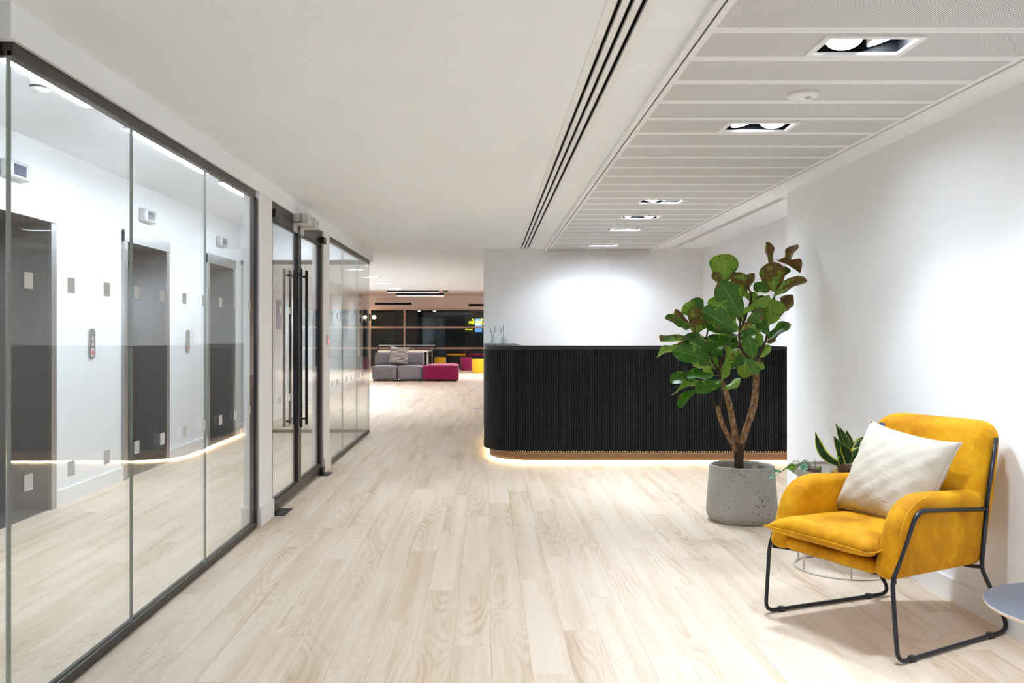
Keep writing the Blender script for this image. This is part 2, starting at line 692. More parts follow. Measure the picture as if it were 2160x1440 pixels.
def sweep(bm, path, o_in, o_out, z0, z1, mi=0):
    """rectangular section swept along a 2D path; offsets positive to the right-hand side of travel"""
    N = len(path)
    secs = []
    for i in range(N):
        d = (Vector(path[min(i + 1, N - 1)]) - Vector(path[max(i - 1, 0)])).normalized()
        n = Vector((d.y, -d.x))
        p = Vector(path[i])
        a, b = p + n * o_in, p + n * o_out
        secs.append([bm.verts.new((a.x, a.y, z0)), bm.verts.new((b.x, b.y, z0)), bm.verts.new((b.x, b.y, z1)), bm.verts.new((a.x, a.y, z1))])
    for A, B in zip(secs, secs[1:]):
        for k in range(4):
            f = bm.faces.new((A[k], A[(k + 1) % 4], B[(k + 1) % 4], B[k]))
            f.material_index = mi
    bm.faces.new(secs[0])
    bm.faces.new(secs[-1])
    return bm


def pad(bm, outline, h0, h1, axis, r, seg=5, bulge=0.0):
    """upholstered slab: an outline extruded along an axis, edges rolled with radius r, faces swelling by bulge"""
    pts = [Vector((a, b)) for a, b in outline]
    N = len(pts)
    area = sum(pts[i].x * pts[(i + 1) % N].y - pts[(i + 1) % N].x * pts[i].y for i in range(N))
    if area < 0:
        pts.reverse()
    nor = []
    for i in range(N):
        d = (pts[(i + 1) % N] - pts[i - 1]).normalized()
        nor.append(Vector((-d.y, d.x)))
    cen = sum(pts, Vector((0, 0))) / N
    sg = 1 if h1 > h0 else -1

    def P(q, h):
        return {'x': (h, q.x, q.y), 'y': (q.x, h, q.y), 'z': (q.x, q.y, h)}[axis]
    rings = []
    inner = [p + n * r for p, n in zip(pts, nor)]
    for k, sc in enumerate((0.25, 0.55, 0.82)):
        rings.append([bm.verts.new(P(cen + (q - cen) * sc, h0 - sg * bulge * (1 - sc * sc))) for q in inner])
    for k in range(seg + 1):
        a = PI / 2 * k / seg
        rings.append([bm.verts.new(P(p + n * (r * (1 - math.sin(a))), h0 + sg * r * (1 - math.cos(a)))) for p, n in zip(pts, nor)])
    for k in range(seg, -1, -1):
        a = PI / 2 * k / seg
        rings.append([bm.verts.new(P(p + n * (r * (1 - math.sin(a))), h1 - sg * r * (1 - math.cos(a)))) for p, n in zip(pts, nor)])
    for sc in (0.82, 0.55, 0.25):
        rings.append([bm.verts.new(P(cen + (q - cen) * sc, h1 + sg * bulge * (1 - sc * sc))) for q in inner])
    for A, B in zip(rings, rings[1:]):
        for k in range(N):
            bm.faces.new((A[k], A[(k + 1) % N], B[(k + 1) % N], B[k]))
    for rg, h in ((rings[0], h0 - sg * bulge), (rings[-1], h1 + sg * bulge)):
        c = bm.verts.new(P(cen, h))
        for k in range(N):
            bm.faces.new((rg[k], rg[(k + 1) % N], c))
    return bm


def pillow(bm, W, H, T, n=18, pinch=0.10, wr=0.0, seed=1, sag=0.0):
    """knife-edge cushion in the local XY plane, thickness along Z"""
    rr = random.Random(seed)
    ph = [rr.uniform(0, 6.28) for _ in range(6)]
    top, bot = {}, {}
    for i in range(n + 1):
        for j in range(n + 1):
            u, v = -1 + 2 * i / n, -1 + 2 * j / n
            # edges pull in between the corners
            sx = 1 - pinch * (1 - v * v) * 0 - pinch * (1 - abs(v) ** 2.5)
            sy = 1 - pinch * (1 - abs(u) ** 2.5)
            x, y = u * W / 2 * sx, v * H / 2 * sy
            e = (max(0, 1 - abs(u) ** 2.6) * max(0, 1 - abs(v) ** 2.6)) ** 0.48
            z = T / 2 * e
            wv = wr * (1 - e * 0.5) * (math.sin(9 * u + 4 * v + ph[0]) * math.cos(7 * v - 2 * u + ph[1]) + 0.6 * math.sin(15 * (u - v) + ph[2]))
            zz = z + wv * (0 if e < 0.02 else 1)
            y2 = y - sag * (1 - v) * 0.5 * e
            top[i, j] = bm.verts.new((x, y2, zz))
            if i in (0, n) or j in (0, n):
                bot[i, j] = top[i, j]
            else:
                bot[i, j] = bm.verts.new((x, y2, -z + wv * 0.4))
    for i in range(n):
        for j in range(n):
            bm.faces.new((top[i, j], top[i + 1, j], top[i + 1, j + 1], top[i, j + 1]))
            bm.faces.new((bot[i, j], bot[i, j + 1], bot[i + 1, j + 1], bot[i + 1, j]))
    return bm


def soft_box(bm, x0, x1, y0, y1, z0, z1, r, crown=0.0, seg=4):
    box(bm, x0, x1, y0, y1, z0, z1)
    es = list(bm.edges)[-12:]
    bmesh.ops.subdivide_edges(bm, edges=list(bm.edges), cuts=5, use_grid_fill=True)
    cx, cyy = (x0 + x1) / 2, (y0 + y1) / 2
    for v in bm.verts:
        u = (v.co.x - cx) / (x1 - x0) * 2
        t = (v.co.y - cyy) / (y1 - y0) * 2
        # clamp to a rounded box
        q = Vector((min(max(v.co.x, x0 + r), x1 - r), min(max(v.co.y, y0 + r), y1 - r), min(max(v.co.z, z0 + r), z1 - r)))
        d = v.co - q
        if d.length > 1e-6:
            v.co = q + d.normalized() * r
        k = max(0.0, 1 - u * u) * max(0.0, 1 - t * t)
        if v.co.z > (z0 + z1) / 2:
            v.co.z += crown * k
    return bm


# ------------------------------------------------------------------ setting: floor
ZC = 2.22            # corridor ceiling
ZL = 2.515           # lift lobby ceiling
ZF = 2.55            # lounge ceiling
XG = -1.462          # glass line
XR = 2.13            # right wall
XL = -3.03           # lift wall
YB = 10.43           # wall behind the desk
YW = 31.0            # lounge windows

bm = BM()
box(bm, -8.2, 4.2, -4.0, YW + 0.3, -0.12, -0.006)
floor = part('floor', bm, 'ply_edge')
tag(floor, 'pale washed oak plank floor running the length of the corridor', kind='structure')


def plank_bm(bm, x0, x1, y0, y1):
    b, d = 0.0003, 0.0006
    T = [bm.verts.new(p) for p in ((x0 + b, y0 + b, 0), (x1 - b, y0 + b, 0), (x1 - b, y1 - b, 0), (x0 + b, y1 - b, 0))]
    S = [bm.verts.new(p) for p in ((x0, y0, -d), (x1, y0, -d), (x1, y1, -d), (x0, y1, -d))]
    L = [bm.verts.new(p) for p in ((x0, y0, -0.006), (x1, y0, -0.006), (x1, y1, -0.006), (x0, y1, -0.006))]
    bm.faces.new(T)
    for A, B in ((S, T), (L, S)):
        for k in range(4):
            bm.faces.new((A[k], A[(k + 1) % 4], B[(k + 1) % 4], B[k]))


planks = []
c0, c1 = int(math.floor((-8.0 - FX0) / PW)), int(math.ceil((4.0 - FX0) / PW))
for c in range(c0, c1):
    off = ((c + 200.0) * 0.6180339) % 1.0
    xa = FX0 + c * PW
    r0 = int(math.floor(-4.0 / PL + off))
    r1 = int(math.ceil(YW / PL + off))
    for r in range(r0, r1):
        ya = (r - off) * PL
        xc, yc = xa + PW / 2, ya + PL / 2
        if ya < -4.0 or ya + PL > YW + 0.2:
            continue
        if yc < 10.4 and (xc > XR + 0.9 or xc < XL - 0.5):
            continue
        if yc < 21.6 and xc < XL - 0.2:
            continue
        vis = 0
        if yc > 1.7:
            u, v = U0 + F * xc / yc, V0 + F * HC / max(yc - 0.3, 0.1)
            if -120 < u < 2260 and v < 1560 + 200 and xc < XR - 0.05 and xc > XL:
                vis = 1.0 / yc ** 2
                if xc > 1.3 and yc > 6:
                    vis *= 0.4
        planks.append((vis, xa, ya))
planks.sort(reverse=True)
bm = BM()
plank_bm(bm, 0.0002, PW - 0.0002, 0.0002, PL - 0.0002)
pm = mesh_of('plank', bm, 'oak_plank')
for vis, xa, ya in planks[:300]:
    link('plank', pm, floor, (xa, ya, 0))
bm = BM()
for vis, xa, ya in planks[300:]:
    plank_bm(bm, xa + 0.0002, xa + PW - 0.0002, ya + 0.0002, ya + PL - 0.0002)
far = part('far_planks', bm, 'oak_plank', floor)
far['kind'] = 'stuff'

# ------------------------------------------------------------------ setting: ceiling
PY0, PP = 2.848, 0.2941        # first seam and pitch of the metal panels
ZP = 2.20                      # underside of the metal panels
LIGHT_PANELS = [-12, -6, 0, 4, 12, 15, 18, 23]  # negative panels hold unseen downlights, added to fill the corridor with light
LX = 1.284
PXC = 1.3125
FAR_Y = [13.7, 15.6, 17.6, 19.6]
holes = [(-3.2, -1.5, 2.7, 10.9), (0.362, 0.507, -4.1, 10.36), (0.675, 1.95, -4.1, YB), (2.15, 2.21, 6.5, 10.3)]
for y in FAR_Y:
    holes.append((-2.05 - 0.155, -2.05 + 0.155, y - 0.088, y + 0.088))
bm = BM()
grid_slab(bm, -3.2, 4.2, -4.0, 20.5, ZC, ZC + 0.4, holes)
box(bm, 0.30, 2.3, -4.0, YB, ZC + 0.25, ZC + 0.42)
ceiling = part('ceiling', bm, 'ceiling_paint')
tag(ceiling, 'flat white plasterboard corridor ceiling with a strip of perforated metal panels', kind='structure')

# margin trims beside the metal panels
bm = BM()
box(bm, 0.675, 0.700, -4.0, YB - 0.002, ZP - 0.004, ZC + 0.01)
box(bm, 0.700, 0.706, -4.0, YB - 0.002, ZP + 0.02, ZC + 0.01)
box(bm, 1.922, 1.950, -4.0, YB - 0.002, ZP - 0.004, ZC + 0.01)
t1 = part('trim_1', bm, 'trim_white')
tag(t1, 'white edge trims either side of the perforated ceiling panels', kind='structure')
bm = BM()
box(bm, 0.700, 0.708, -4.0, YB - 0.004, ZP + 0.004, ZP + 0.02)
gp = part('shadow_gap', bm, 'black_gap', t1)


def panel_mesh(with_hole):
    bm = BM()
    hs = [(LX - PXC - 0.155, LX - PXC + 0.155, -0.088, 0.088)] if with_hole else []
    grid_slab(bm, -0.602, 0.602, -PP / 2 + 0.0012, PP / 2 - 0.0012, 0.0, 0.012, hs)
    return mesh_of('ceiling_panel', bm, 'perforated_panel')


pA, pB = panel_mesh(False), panel_mesh(True)
k = -20
while PY0 + (k + 1) * PP < YB + 0.05:
    yc = PY0 + (k + 0.5) * PP
    link('ceiling_panel', pB if k in LIGHT_PANELS else pA, ceiling, (PXC, yc, ZP))
    k += 1

# lobby and lounge ceilings
bm = BM()
box(bm, -3.2, -1.45, 2.7, 10.9, ZL, ZL + 0.15)
tag(part('ceiling_lobby', bm, 'ceiling_paint'), 'higher white ceiling of the lift lobby behind the glass', kind='structure')
bm = BM()
box(bm, -8.2, 4.2, 20.5, YW + 0.2, ZF, ZF + 0.1)
tag(part('ceiling_lounge', bm, 'lounge_wall'), 'warm white raised ceiling over the far lounge', kind='structure')

# ------------------------------------------------------------------ setting: walls
bm = BM()
box(bm, XR, 3.1, -4.0, 6.255, 0, 2.5)
tag(part('wall_right', bm, 'wall_paint'), 'plain white wall behind the mustard armchair', kind='structure')
bm = BM()
box(bm, XR - 0.014, XR, -4.0, 6.255, 0, 0.10)
box(bm, XR - 0.014, 2.95, 6.255, 6.269, 0, 0.10)
tag(part('baseboard_right', bm, 'skirting_paint'), 'white skirting board along the right wall', kind='structure')
bm = BM()
box(bm, 2.555, 3.1, 6.255, YB, 1.108, 2.5)
box(bm, 2.95, 3.1, 6.255, YB, 0, 1.108)
tag(part('wall_alcove', bm, 'wall_paint'), 'white side wall of the reception alcove, set back below counter height', kind='structure')
bm = BM()
box(bm, -0.045, 3.1, YB, YB + 0.15, 0, 2.5)
box(bm, -0.045, 2.56, YB - 0.012, YB, ZC - 0.035, ZC)
tag(part('wall_back', bm, 'wall_paint'), 'white wall behind the black reception desk', kind='structure')
bm = BM()
box(bm, -3.2, 2.7, -4.15, -4.0, 0, 2.5)
tag(part('wall_behind', bm, 'wall_paint'), 'white end wall of the corridor facing the desk', kind='structure')
LIFTS = [(5.10, 6.146), (7.29, 8.335), (9.47, 10.515)]
bm = BM()
ys = [-4.0] + [v for a, b in LIFTS for v in (a + 0.06, b - 0.06)] + [21.6]
for i in range(0, len(ys), 2):
    box(bm, XL - 0.17, XL, ys[i], ys[i + 1], 0, 2.62)
for a, b in LIFTS:
    box(bm, XL - 0.17, XL, a + 0.06, b - 0.06, 2.02, 2.62)
box(bm, -8.2, XL - 0.0, 21.45, 21.6, 0, 2.62)
tag(part('wall_left', bm, 'wall_paint'), 'white wall with the three lift openings', kind='structure')
bm = BM()
ys = [-4.0] + [v for a, b in LIFTS for v in (a, b)] + [21.6]
for i in range(0, len(ys), 2):
    box(bm, XL, XL + 0.018, ys[i], ys[i + 1], 0, 0.115)
tag(part('baseboard_left', bm, 'skirting_paint'), 'white skirting board along the lift wall', kind='structure')
bm = BM()
box(bm, -1.55, -1.435, 2.65, 11.05, 2.118, 2.62)
box(bm, XL, -1.55, 2.65, 2.765, 2.118, 2.62)
box(bm, XL, -1.55, 10.76, 11.05, 2.118, 2.62)
for z0, z1 in ((2.112, 2.118),):
    box(bm, -1.500, -1.436, 2.651, 11.04, z0, z1)
tag(part('wall_bulkhead', bm, 'ceiling_paint'), 'white bulkhead above the glass screens of the lift lobby', kind='structure')
bm = BM()
box(bm, -1.54, -1.44, 5.556, 5.885, 0, 2.13)
tag(part('wall_pier_1', bm, 'wall_paint'), 'narrow white pier between the large glass screen and the doors', kind='structure')
bm = BM()
box(bm, -1.54, -1.44, 7.733, 8.035, 0, 2.13)
tag(part('wall_pier_2', bm, 'wall_paint'), 'narrow white pier with the door release beyond the doors', kind='structure')
for i, (a, b) in enumerate(((5.556, 5.885), (7.733, 8.035))):
    bm = BM()
    box(bm, -1.552, -1.425, a - 0.012, b + 0.004, 0, 0.115)
    box(bm, -1.551, -1.431, a - 0.006, b + 0.002, 0.115, 0.119)
    tag(part('baseboard_pier_%d' % (i + 1), bm, 'skirting_paint'), 'white skirting wrapped round the pier ' + ('before the doors' if i == 0 else 'after the doors'), kind='structure')

# lounge shell
bm = BM()
box(bm, -8.2, 4.2, YW, YW + 0.15, 2.10, ZF + 0.1)
tag(part('wall_lounge_head', bm, 'lounge_wall'), 'warm white wall band above the lounge windows', kind='structure')
bm = BM()
box(bm, 4.0, 4.2, YB, YW + 0.2, 0, 2.62)
tag(part('wall_lounge_right', bm, 'lounge_wall'), 'warm white right side wall of the lounge', kind='structure')
bm = BM()
box(bm, -8.2, -8.0, 21.6, YW + 0.2, 0, 2.62)
tag(part('wall_lounge_left', bm, 'lounge_wall'), 'warm white left side wall of the lounge', kind='structure')

# ------------------------------------------------------------------ lift lobby: glass screens
PANE_Z = (0.03, 2.085)


def pane(parent, ax, c, a, b, th=0.012):
    """one pane; ax 'x' -> plane x=c from y=a to b, ax 'y' -> plane y=c from x=a to b"""
    bm = BM()
    if ax == 'x':
        box(bm, c - th / 2, c + th / 2, a, b, *PANE_Z)
    else:
        box(bm, a, b, c - th / 2, c + th / 2, *PANE_Z)
    bm.normal_update()
    for f in bm.faces:
        n = f.normal
        big = abs(n.x) > 0.9 if ax == 'x' else abs(n.y) > 0.9
        f.material_index = 0 if big else 1
    return part('pane', bm, ['clear_glass', 'glass_edge'], parent, world=True)


MS = 0.052
_b = BM()
box(_b, -0.0006, 0.0006, -MS / 2, MS / 2, -MS / 2, MS / 2)
marker_me = mesh_of('marker', _b, 'marker_vinyl')


def markers(pn, root, x, ys):
    for y in ys:
        for z in (1.388, 0.748):
            o = link('marker', marker_me, pn)
            o.location = (x, y, z)


def screen(label, spans, y_end_post=None, ret=None):
    a, b = spans[0][0], spans[-1][1]
    root = thing('glass_partition', (XG, (a + b) / 2, 0), label, 'glass partition')
    bm = BM()
    box(bm, -1.487, -1.450, a, b, 0.0, 0.012)
    box(bm, -1.487, -1.472, a, b, 0.012, 0.038)
    box(bm, -1.453, -1.450, a, b, 0.012, 0.038)
    part('bottom_track', bm, 'bronze_frame', root, world=True)
    bm = BM()
    box(bm, -1.487, -1.450, a, b, 2.070, 2.112)
    part('top_track', bm, 'bronze_frame', root, world=True)
    for yp in y_end_post or []:
        bm = BM()
        box(bm, -1.487, -1.450, yp - 0.022, yp + 0.022, 0.012, 2.070)
        part('end_post', bm, 'black_metal', root, world=True)
    return root


MY = [2.79 + 0.287 * i for i in range(29)]
sp = [(2.690, 3.610), (3.614, 4.552), (4.556, 5.512)]
s1 = screen('large frameless glass screen with black tracks between the lobby corner and the first pier', sp, [5.532])
for a, b in sp:
    p = pane(s1, 'x', XG, a, b)
    markers(p, s1, XG + 0.0072, [y for y in MY if a + 0.03 < y < b - 0.03])
sp = [(8.052, 8.868), (8.872, 9.848), (9.852, 10.838)]
s2 = screen('glass screen beyond the double doors with a frameless far corner', sp)
for a, b in sp:
    p = pane(s2, 'x', XG, a, b)
    markers(p, s2, XG + 0.0072, [y for y in MY if a + 0.03 < y < b - 0.03])


def return_screen(y, label):
    root = thing('glass_partition', (-2.25, y, 0), label, 'glass partition')
    bm = BM()
    box(bm, XL + 0.02, -1.489, y - 0.02, y + 0.02, 0.0, 0.035)
    part('bottom_track', bm, 'bronze_frame', root, world=True)
    bm = BM()
    box(bm, XL + 0.002, -1.489, y - 0.02, y + 0.02, 2.070, 2.112)
    part('top_track', bm, 'bronze_frame', root, world=True)
    for a, b in ((XL + 0.004, -2.252), (-2.248, XG - 0.010)):
        pane(root, 'y', y, a, b)
    return root


return_screen(2.695, 'glass return screen meeting the large screen at the bulkhead corner')
return_screen(10.85, 'glass return screen closing the lobby beyond the third lift')

# ------------------------------------------------------------------ double glass doors
bm = BM()
box(bm, -1.500, -1.452, 5.886, 7.732, 2.066, 2.112)
box(bm, -1.500, -1.452, 5.886, 5.900, 0.0, 2.066)
box(bm, -1.500, -1.452, 7.718, 7.732, 0.0, 2.066)
tag(part('trim_2', bm, 'bronze_frame'), 'dark bronze head and jambs round the double glass doors', kind='structure')


def door_leaf(n, a, b, meet, label):
    root = thing('door_%d' % n, (-1.4725, (a + b) / 2, 0), label, 'door')
    root['kind'] = 'structure'
    x0, x1 = -1.495, -1.452
    for y in (a, b - 0.05):
        bm = BM()
        box(bm, x0, x1, y, y + 0.05, 0.012, 2.062)
        part('stile', bm, ['bronze_frame'], root, world=True)
    bm = BM()
    box(bm, x0, x1, a + 0.05, b - 0.05, 1.992, 2.062)
    part('top_rail', bm, 'bronze_frame', root, world=True)
    bm = BM()
    box(bm, x0, x1, a + 0.05, b - 0.05, 0.012, 0.078)
    part('bottom_rail', bm, 'bronze_frame', root, world=True)
    for z0, z1 in ((0.078, 0.088), (1.982, 1.992)):
        bm = BM()
        box(bm, -1.486, -1.458, a + 0.05, b - 0.05, z0, z1)
        part('glazing_bead', bm, 'black_metal', root, world=True)
    for y in (a + 0.05, b - 0.066):
        bm = BM()
        box(bm, -1.486, -1.458, y, y + 0.016, 0.088, 1.982)
        part('glazing_bead', bm, 'black_metal', root, world=True)
    bm = BM()
    box(bm, -1.477, -1.467, a + 0.06, b - 0.06, 0.08, 1.99)
    bm.normal_update()
    for f in bm.faces:
        f.material_index = 0 if abs(f.normal.x) > 0.9 else 1
    p = part('pane', bm, ['clear_glass', 'glass_edge'], root, world=True)
    markers(p, root, -1.466, [y for y in MY if a + 0.08 < y < b - 0.08])
    hy = b - 0.10 if meet == 'b' else a + 0.10
    for x in (-1.420, -1.549):
        bm = BM()
        tube(bm, [(x, hy, 0.505), (x, hy, 1.714)], 0.0115, 12)
        h = part('pull_handle', bm, 'black_metal', root, smooth=True, autosmooth=True, world=True)
        for z in (0.552, 1.664):
            bm = BM()
            xe = x1 if x > -1.47 else x0
            tube(bm, [(x, hy, z), (xe, hy, z)], 0.009, 10)
            part('standoff', bm, 'black_metal', h, smooth=True, autosmooth=True)
    ph = a + 0.0 if meet == 'b' else b
    s = 1 if meet == 'b' else -1
    bm = BM()
    box(bm, -1.452, -1.415, min(ph - s * 0.012, ph + s * 0.10), max(ph - s * 0.012, ph + s * 0.10), 2.0, 2.055)
    part('top_pivot', bm, 'black_metal', root, world=True)
    bm = BM()
    y0, y1 = sorted((ph + s * 0.0, ph + s * 0.11))
    box(bm, -1.452, -1.425, y0, y1, 0.012, 0.055)
    part('bottom_pivot', bm, 'black_metal', root, world=True)
    return root, ph, s


for n, (a, b, meet, label) in enumerate(((5.902, 6.806, 'b', 'bronze framed glass door leaf hung on the pier beside the large screen'),
                                         (6.812, 7.716, 'a', 'bronze framed glass door leaf hung on the pier with the door release'))):
    root, ph, s = door_leaf(n + 1, a, b, meet, label)
    bm = BM()
    y0, y1 = sorted((ph - s * 0.02, ph + s * 0.22))
    box(bm, -1.45, -1.355, y0, y1, 0.0005, 0.004)
    for i in range(4):
        lathe(bm, [(0.005, 0.004), (0.005, 0.0055), (0, 0.0055)], 8, (-1.375, y0 + 0.03 + i * 0.045))
    tag(part('floor_pivot_plate', bm, 'black_metal'), 'black floor pivot plate under the door leaf ' + ('by the large screen' if n == 0 else 'by the door release'), 'hinge plate')

for n, y in enumerate((6.66, 6.90)):
    root = thing('magnetic_lock', (-1.44, y, 2.0), 'silver magnetic lock bracket over the door leaf ' + ('by the large screen' if n == 0 else 'by the door release'), 'door lock')
    bm = BM()
    box(bm, -1.452, -1.405, y - 0.09, y + 0.09, 2.055, 2.118, bev=0.002)
    part('magnet_body', bm, 'silver', root, world=True)
    bm = BM()
    box(bm, -1.402, -1.392, y - 0.085, y + 0.085, 2.060, 2.112)
    part('armature_plate', bm, 'grey_plastic', root, world=True)
    bm = BM()
    box(bm, -1.388, -1.340, y - 0.09, y + 0.09, 2.048, 2.118, bev=0.002)
    box(bm, -1.452, -1.340, y - 0.09, y + 0.09, 2.040, 2.048)
    box(bm, -1.452, -1.444, y - 0.09, y + 0.03, 1.985, 2.040)
    part('bracket', bm, 'silver', root, world=True)
    bm = BM()
    lathe(bm, [(0.004, 0), (0.004, 0.002), (0, 0.002)], 8)
    o = part('screw', bm, 'ink_dark', root)
    o.matrix_local = Matrix.Translation((0.100, 0.02, 0.09)) @ Matrix.Rotation(PI / 2, 4, 'Y')

root = thing('door_release', (-1.44, 7.90, 1.1), 'grey door release plate with red light on the narrow pier', 'door control')
bm = BM()
box(bm, -1.4399, -1.425, 7.86, 7.94, 1.12, 1.21, bev=0.002)
part('plate', bm, 'silver', root, world=True)
bm = BM()
box(bm, -1.425, -1.422, 7.88, 7.92, 1.13, 1.165)
part('button', bm, 'red_glow', root, world=True)

# ------------------------------------------------------------------ lifts


def lift(y0, y1, label):
    W = y1 - y0
    root = thing('lift_doorway', (XL, (y0 + y1) / 2, 0), label, 'lift', 'lift doorways in the lobby')
    D = 0.46
    fw = 0.075
    for s in (-1, 1):
        bm = BM()
        e = s * W / 2
        i = s * (W / 2 - fw)
        box(bm, 0.0, 0.022, min(e, i), max(e, i), 0, 2.075)
        part('architrave_jamb', bm, 'brushed_steel', root)
        bm = BM()
        box(bm, -D, 0.0, min(i, i + s * 0.014), max(i, i + s * 0.014), 0, 2.0)
        part('reveal_lining', bm, 'lift_lining', root)
    bm = BM()
    box(bm, 0.0, 0.030, -W / 2, W / 2, 1.985, 2.085)
    part('architrave_head', bm, 'brushed_steel', root)
    bm = BM()
    box(bm, -D, 0.0, -W / 2 + fw, W / 2 - fw, 1.985, 2.0)
    part('soffit_lining', bm, 'lift_lining', root)
    bm = BM()
    box(bm, -D, 0.0, -W / 2 + fw, W / 2 - fw, 0.0005, 0.004)
    part('threshold', bm, 'lift_lining', root)
    for s in (-1, 1):
        bm = BM()
        a, b = (0.002, W / 2 - fw)
        box(bm, -D, -D + 0.03, min(s * a, s * b), max(s * a, s * b), 0.004, 1.985)
        part('lift_door', bm, 'lift_lining', root)
    return root


names = ['brushed steel lift doorway nearest the glass corner of the lobby',
         'brushed steel lift doorway between the two call panels',
         'brushed steel lift doorway at the far end of the lobby']
for (a, b), lb in zip(LIFTS, names):
    lift(a, b, lb)
    yc = (a + b) / 2 - 0.02
    ir = thing('lift_indicator', (XL, yc, 2.2), 'silver floor indicator box above the ' + ('lift nearest the glass corner' if a < 6 else 'lift between the call panels' if a < 8 else 'lift at the far end'), 'indicator')
    bm = BM()
    box(bm, 0.0, 0.055, -0.135, 0.135, 0.0, 0.115, bev=0.012, seg=3)
    part('case', bm, 'silver', ir, smooth=True, autosmooth=True)
    bm = BM()
    box(bm, 0.055, 0.0565, -0.075, 0.075, 0.022, 0.092)
    part('display', bm, 'screen_blue', ir)
for y, lb in ((6.727, 'slim steel call panel between the corner lift and the middle lift'), (8.88, 'slim steel call panel between the middle lift and the far lift')):
    r = thing('lift_call_panel', (XL, y, 1.03), lb, 'call panel')
    bm = BM()
    prism(bm, [(a.x, a.y) for a in fillet([(-0.05, 0), (0.05, 0), (0.05, 0.225), (-0.05, 0.225)], 0.04, 4, True)], 0.0, 0.012, 'x')
    part('plate', bm, 'brushed_steel', r)
    for z in (0.10, 0.15):
        bm = BM()
        lathe(bm, [(0.014, 0), (0.014, 0.004), (0, 0.004)], 14)
        o = part('button', bm, 'grey_plastic', r)
        o.matrix_local = Matrix.Translation((0.012, 0, z)) @ Matrix.Rotation(PI / 2, 4, 'Y')
    bm = BM()
    box(bm, 0.012, 0.0128, -0.026, 0.026, 0.012, 0.075)
    st = part('fire_sticker', bm, 'white_plastic', r)
    bm = BM()
    pts = [(0.0132, 0.017 * math.cos(q), 0.043 + 0.017 * math.sin(q)) for q in [2 * PI * i / 18 for i in range(18)]]
    tube(bm, pts, 0.0022, 5, closed=True)
    tube(bm, [(0.0132, -0.012, 0.055), (0.0132, 0.012, 0.031)], 0.0022, 5)
    part('warning_ring', bm, 'red_light', st)

for i, (a, b) in enumerate(((3.29, 4.75), (5.26, 6.72), (7.12, 8.58), (8.98, 10.44))):
    r = thing('linear_ceiling_light', (-2.13, (a + b) / 2, ZL), 'slim lit linear light on lobby ceiling, %s' %
              ('in front of the lift nearest the glass corner', 'between the corner lift and the middle lift', 'in front of the middle lift', 'in front of the far lift')[i], 'ceiling light', 'linear lobby lights')
    bm = BM()
    h = (b - a) / 2
    box(bm, -0.045, 0.045, -h, h, -0.072, -0.0005)
    part('housing', bm, 'grey_plastic', r)
    bm = BM()
    box(bm, -0.040, 0.040, -h + 0.005, h - 0.005, -0.080, -0.072)
    part('diffuser', bm, 'lobby_glow', r)

r = thing('smoke_detector', (-2.29, 4.5, ZL), 'round smoke detector with dark vents on the lobby ceiling', 'smoke detector')
bm = BM()
lathe(bm, [(0.055, -0.0005), (0.055, -0.028), (0.05, -0.034)], 24)
part('base', bm, 'white_plastic', r, smooth=True)
bm = BM()
lathe(bm, [(0.045, -0.034), (0.045, -0.046)], 24)
part('vent_ring', bm, 'ink_dark', r)
bm = BM()
lathe(bm, [(0.05, -0.046), (0.04, -0.058), (0, -0.06)], 24)
part('cap', bm, 'white_plastic', r, smooth=True)

# ------------------------------------------------------------------ ceiling fittings
r = thing('slot_diffuser', (0.434, 3.2, ZC), 'white linear air diffuser with three long black slots in the corridor ceiling', 'air vent')
y0, y1 = -3.98, 10.355
for a, b in ((0.360, 0.390), (0.406, 0.427), (0.443, 0.464), (0.482, 0.509)):
    bm = BM()
    box(bm, a, b, y0, y1, ZC - 0.003, ZC + 0.01)
    part('flange_bar', bm, 'trim_white', r, world=True)
for a, b in ((0.390, 0.406), (0.427, 0.443), (0.464, 0.482)):
    bm = BM()
    box(bm, a, b, y0, y1, ZC + 0.05, ZC + 0.06)
    box(bm, a - 0.004, a, y0, y1, ZC + 0.011, ZC + 0.06)
    box(bm, b, b + 0.004, y0, y1, ZC + 0.011, ZC + 0.06)
    sl = part('slot', bm, 'vent_black', r, world=True)
    bm = BM()
    c = (a + b) / 2
    prism(bm, [(c - 0.002, ZC + 0.012), (c + 0.001, ZC + 0.012), (c + 0.005, ZC + 0.045), (c + 0.002, ZC + 0.045)], y0, y1, 'y')
    part('vane', bm, 'black_metal', sl)
bm = BM()
box(bm, 0.360, 0.509, 10.355, 10.36, ZC - 0.003, ZC + 0.05)
part('end_cap', bm, 'trim_white', r, world=True)

r = thing('alcove_slot_diffuser', (2.18, 8.4, ZC), 'narrow grey linear slot in the ceiling of the reception alcove', 'air vent')
bm = BM()
box(bm, 2.145, 2.155, 6.49, 10.305, ZC - 0.003, ZC + 0.03)
box(bm, 2.205, 2.215, 6.49, 10.305, ZC - 0.003, ZC + 0.03)
part('flange', bm, 'trim_white', r, world=True)
bm = BM()
box(bm, 2.155, 2.205, 6.5, 10.3, ZC + 0.02, ZC + 0.03)
part('baffle', bm, 'grey_plastic', r, world=True)


def spot(name, loc, direction, power, size=95, blend=0.75, radius=0.045, col=C_LAMP):
    l = bpy.data.lights.new(name, 'SPOT')
    l.energy = power
    l.color = col
    l.spot_size = math.radians(size)
    l.spot_blend = blend
    l.shadow_soft_size = radius
    o = bpy.data.objects.new(name, l)
    COL.objects.link(o)
    o.location = loc
    o.rotation_euler = Vector(direction).to_track_quat('-Z', 'Y').to_euler()
    return o


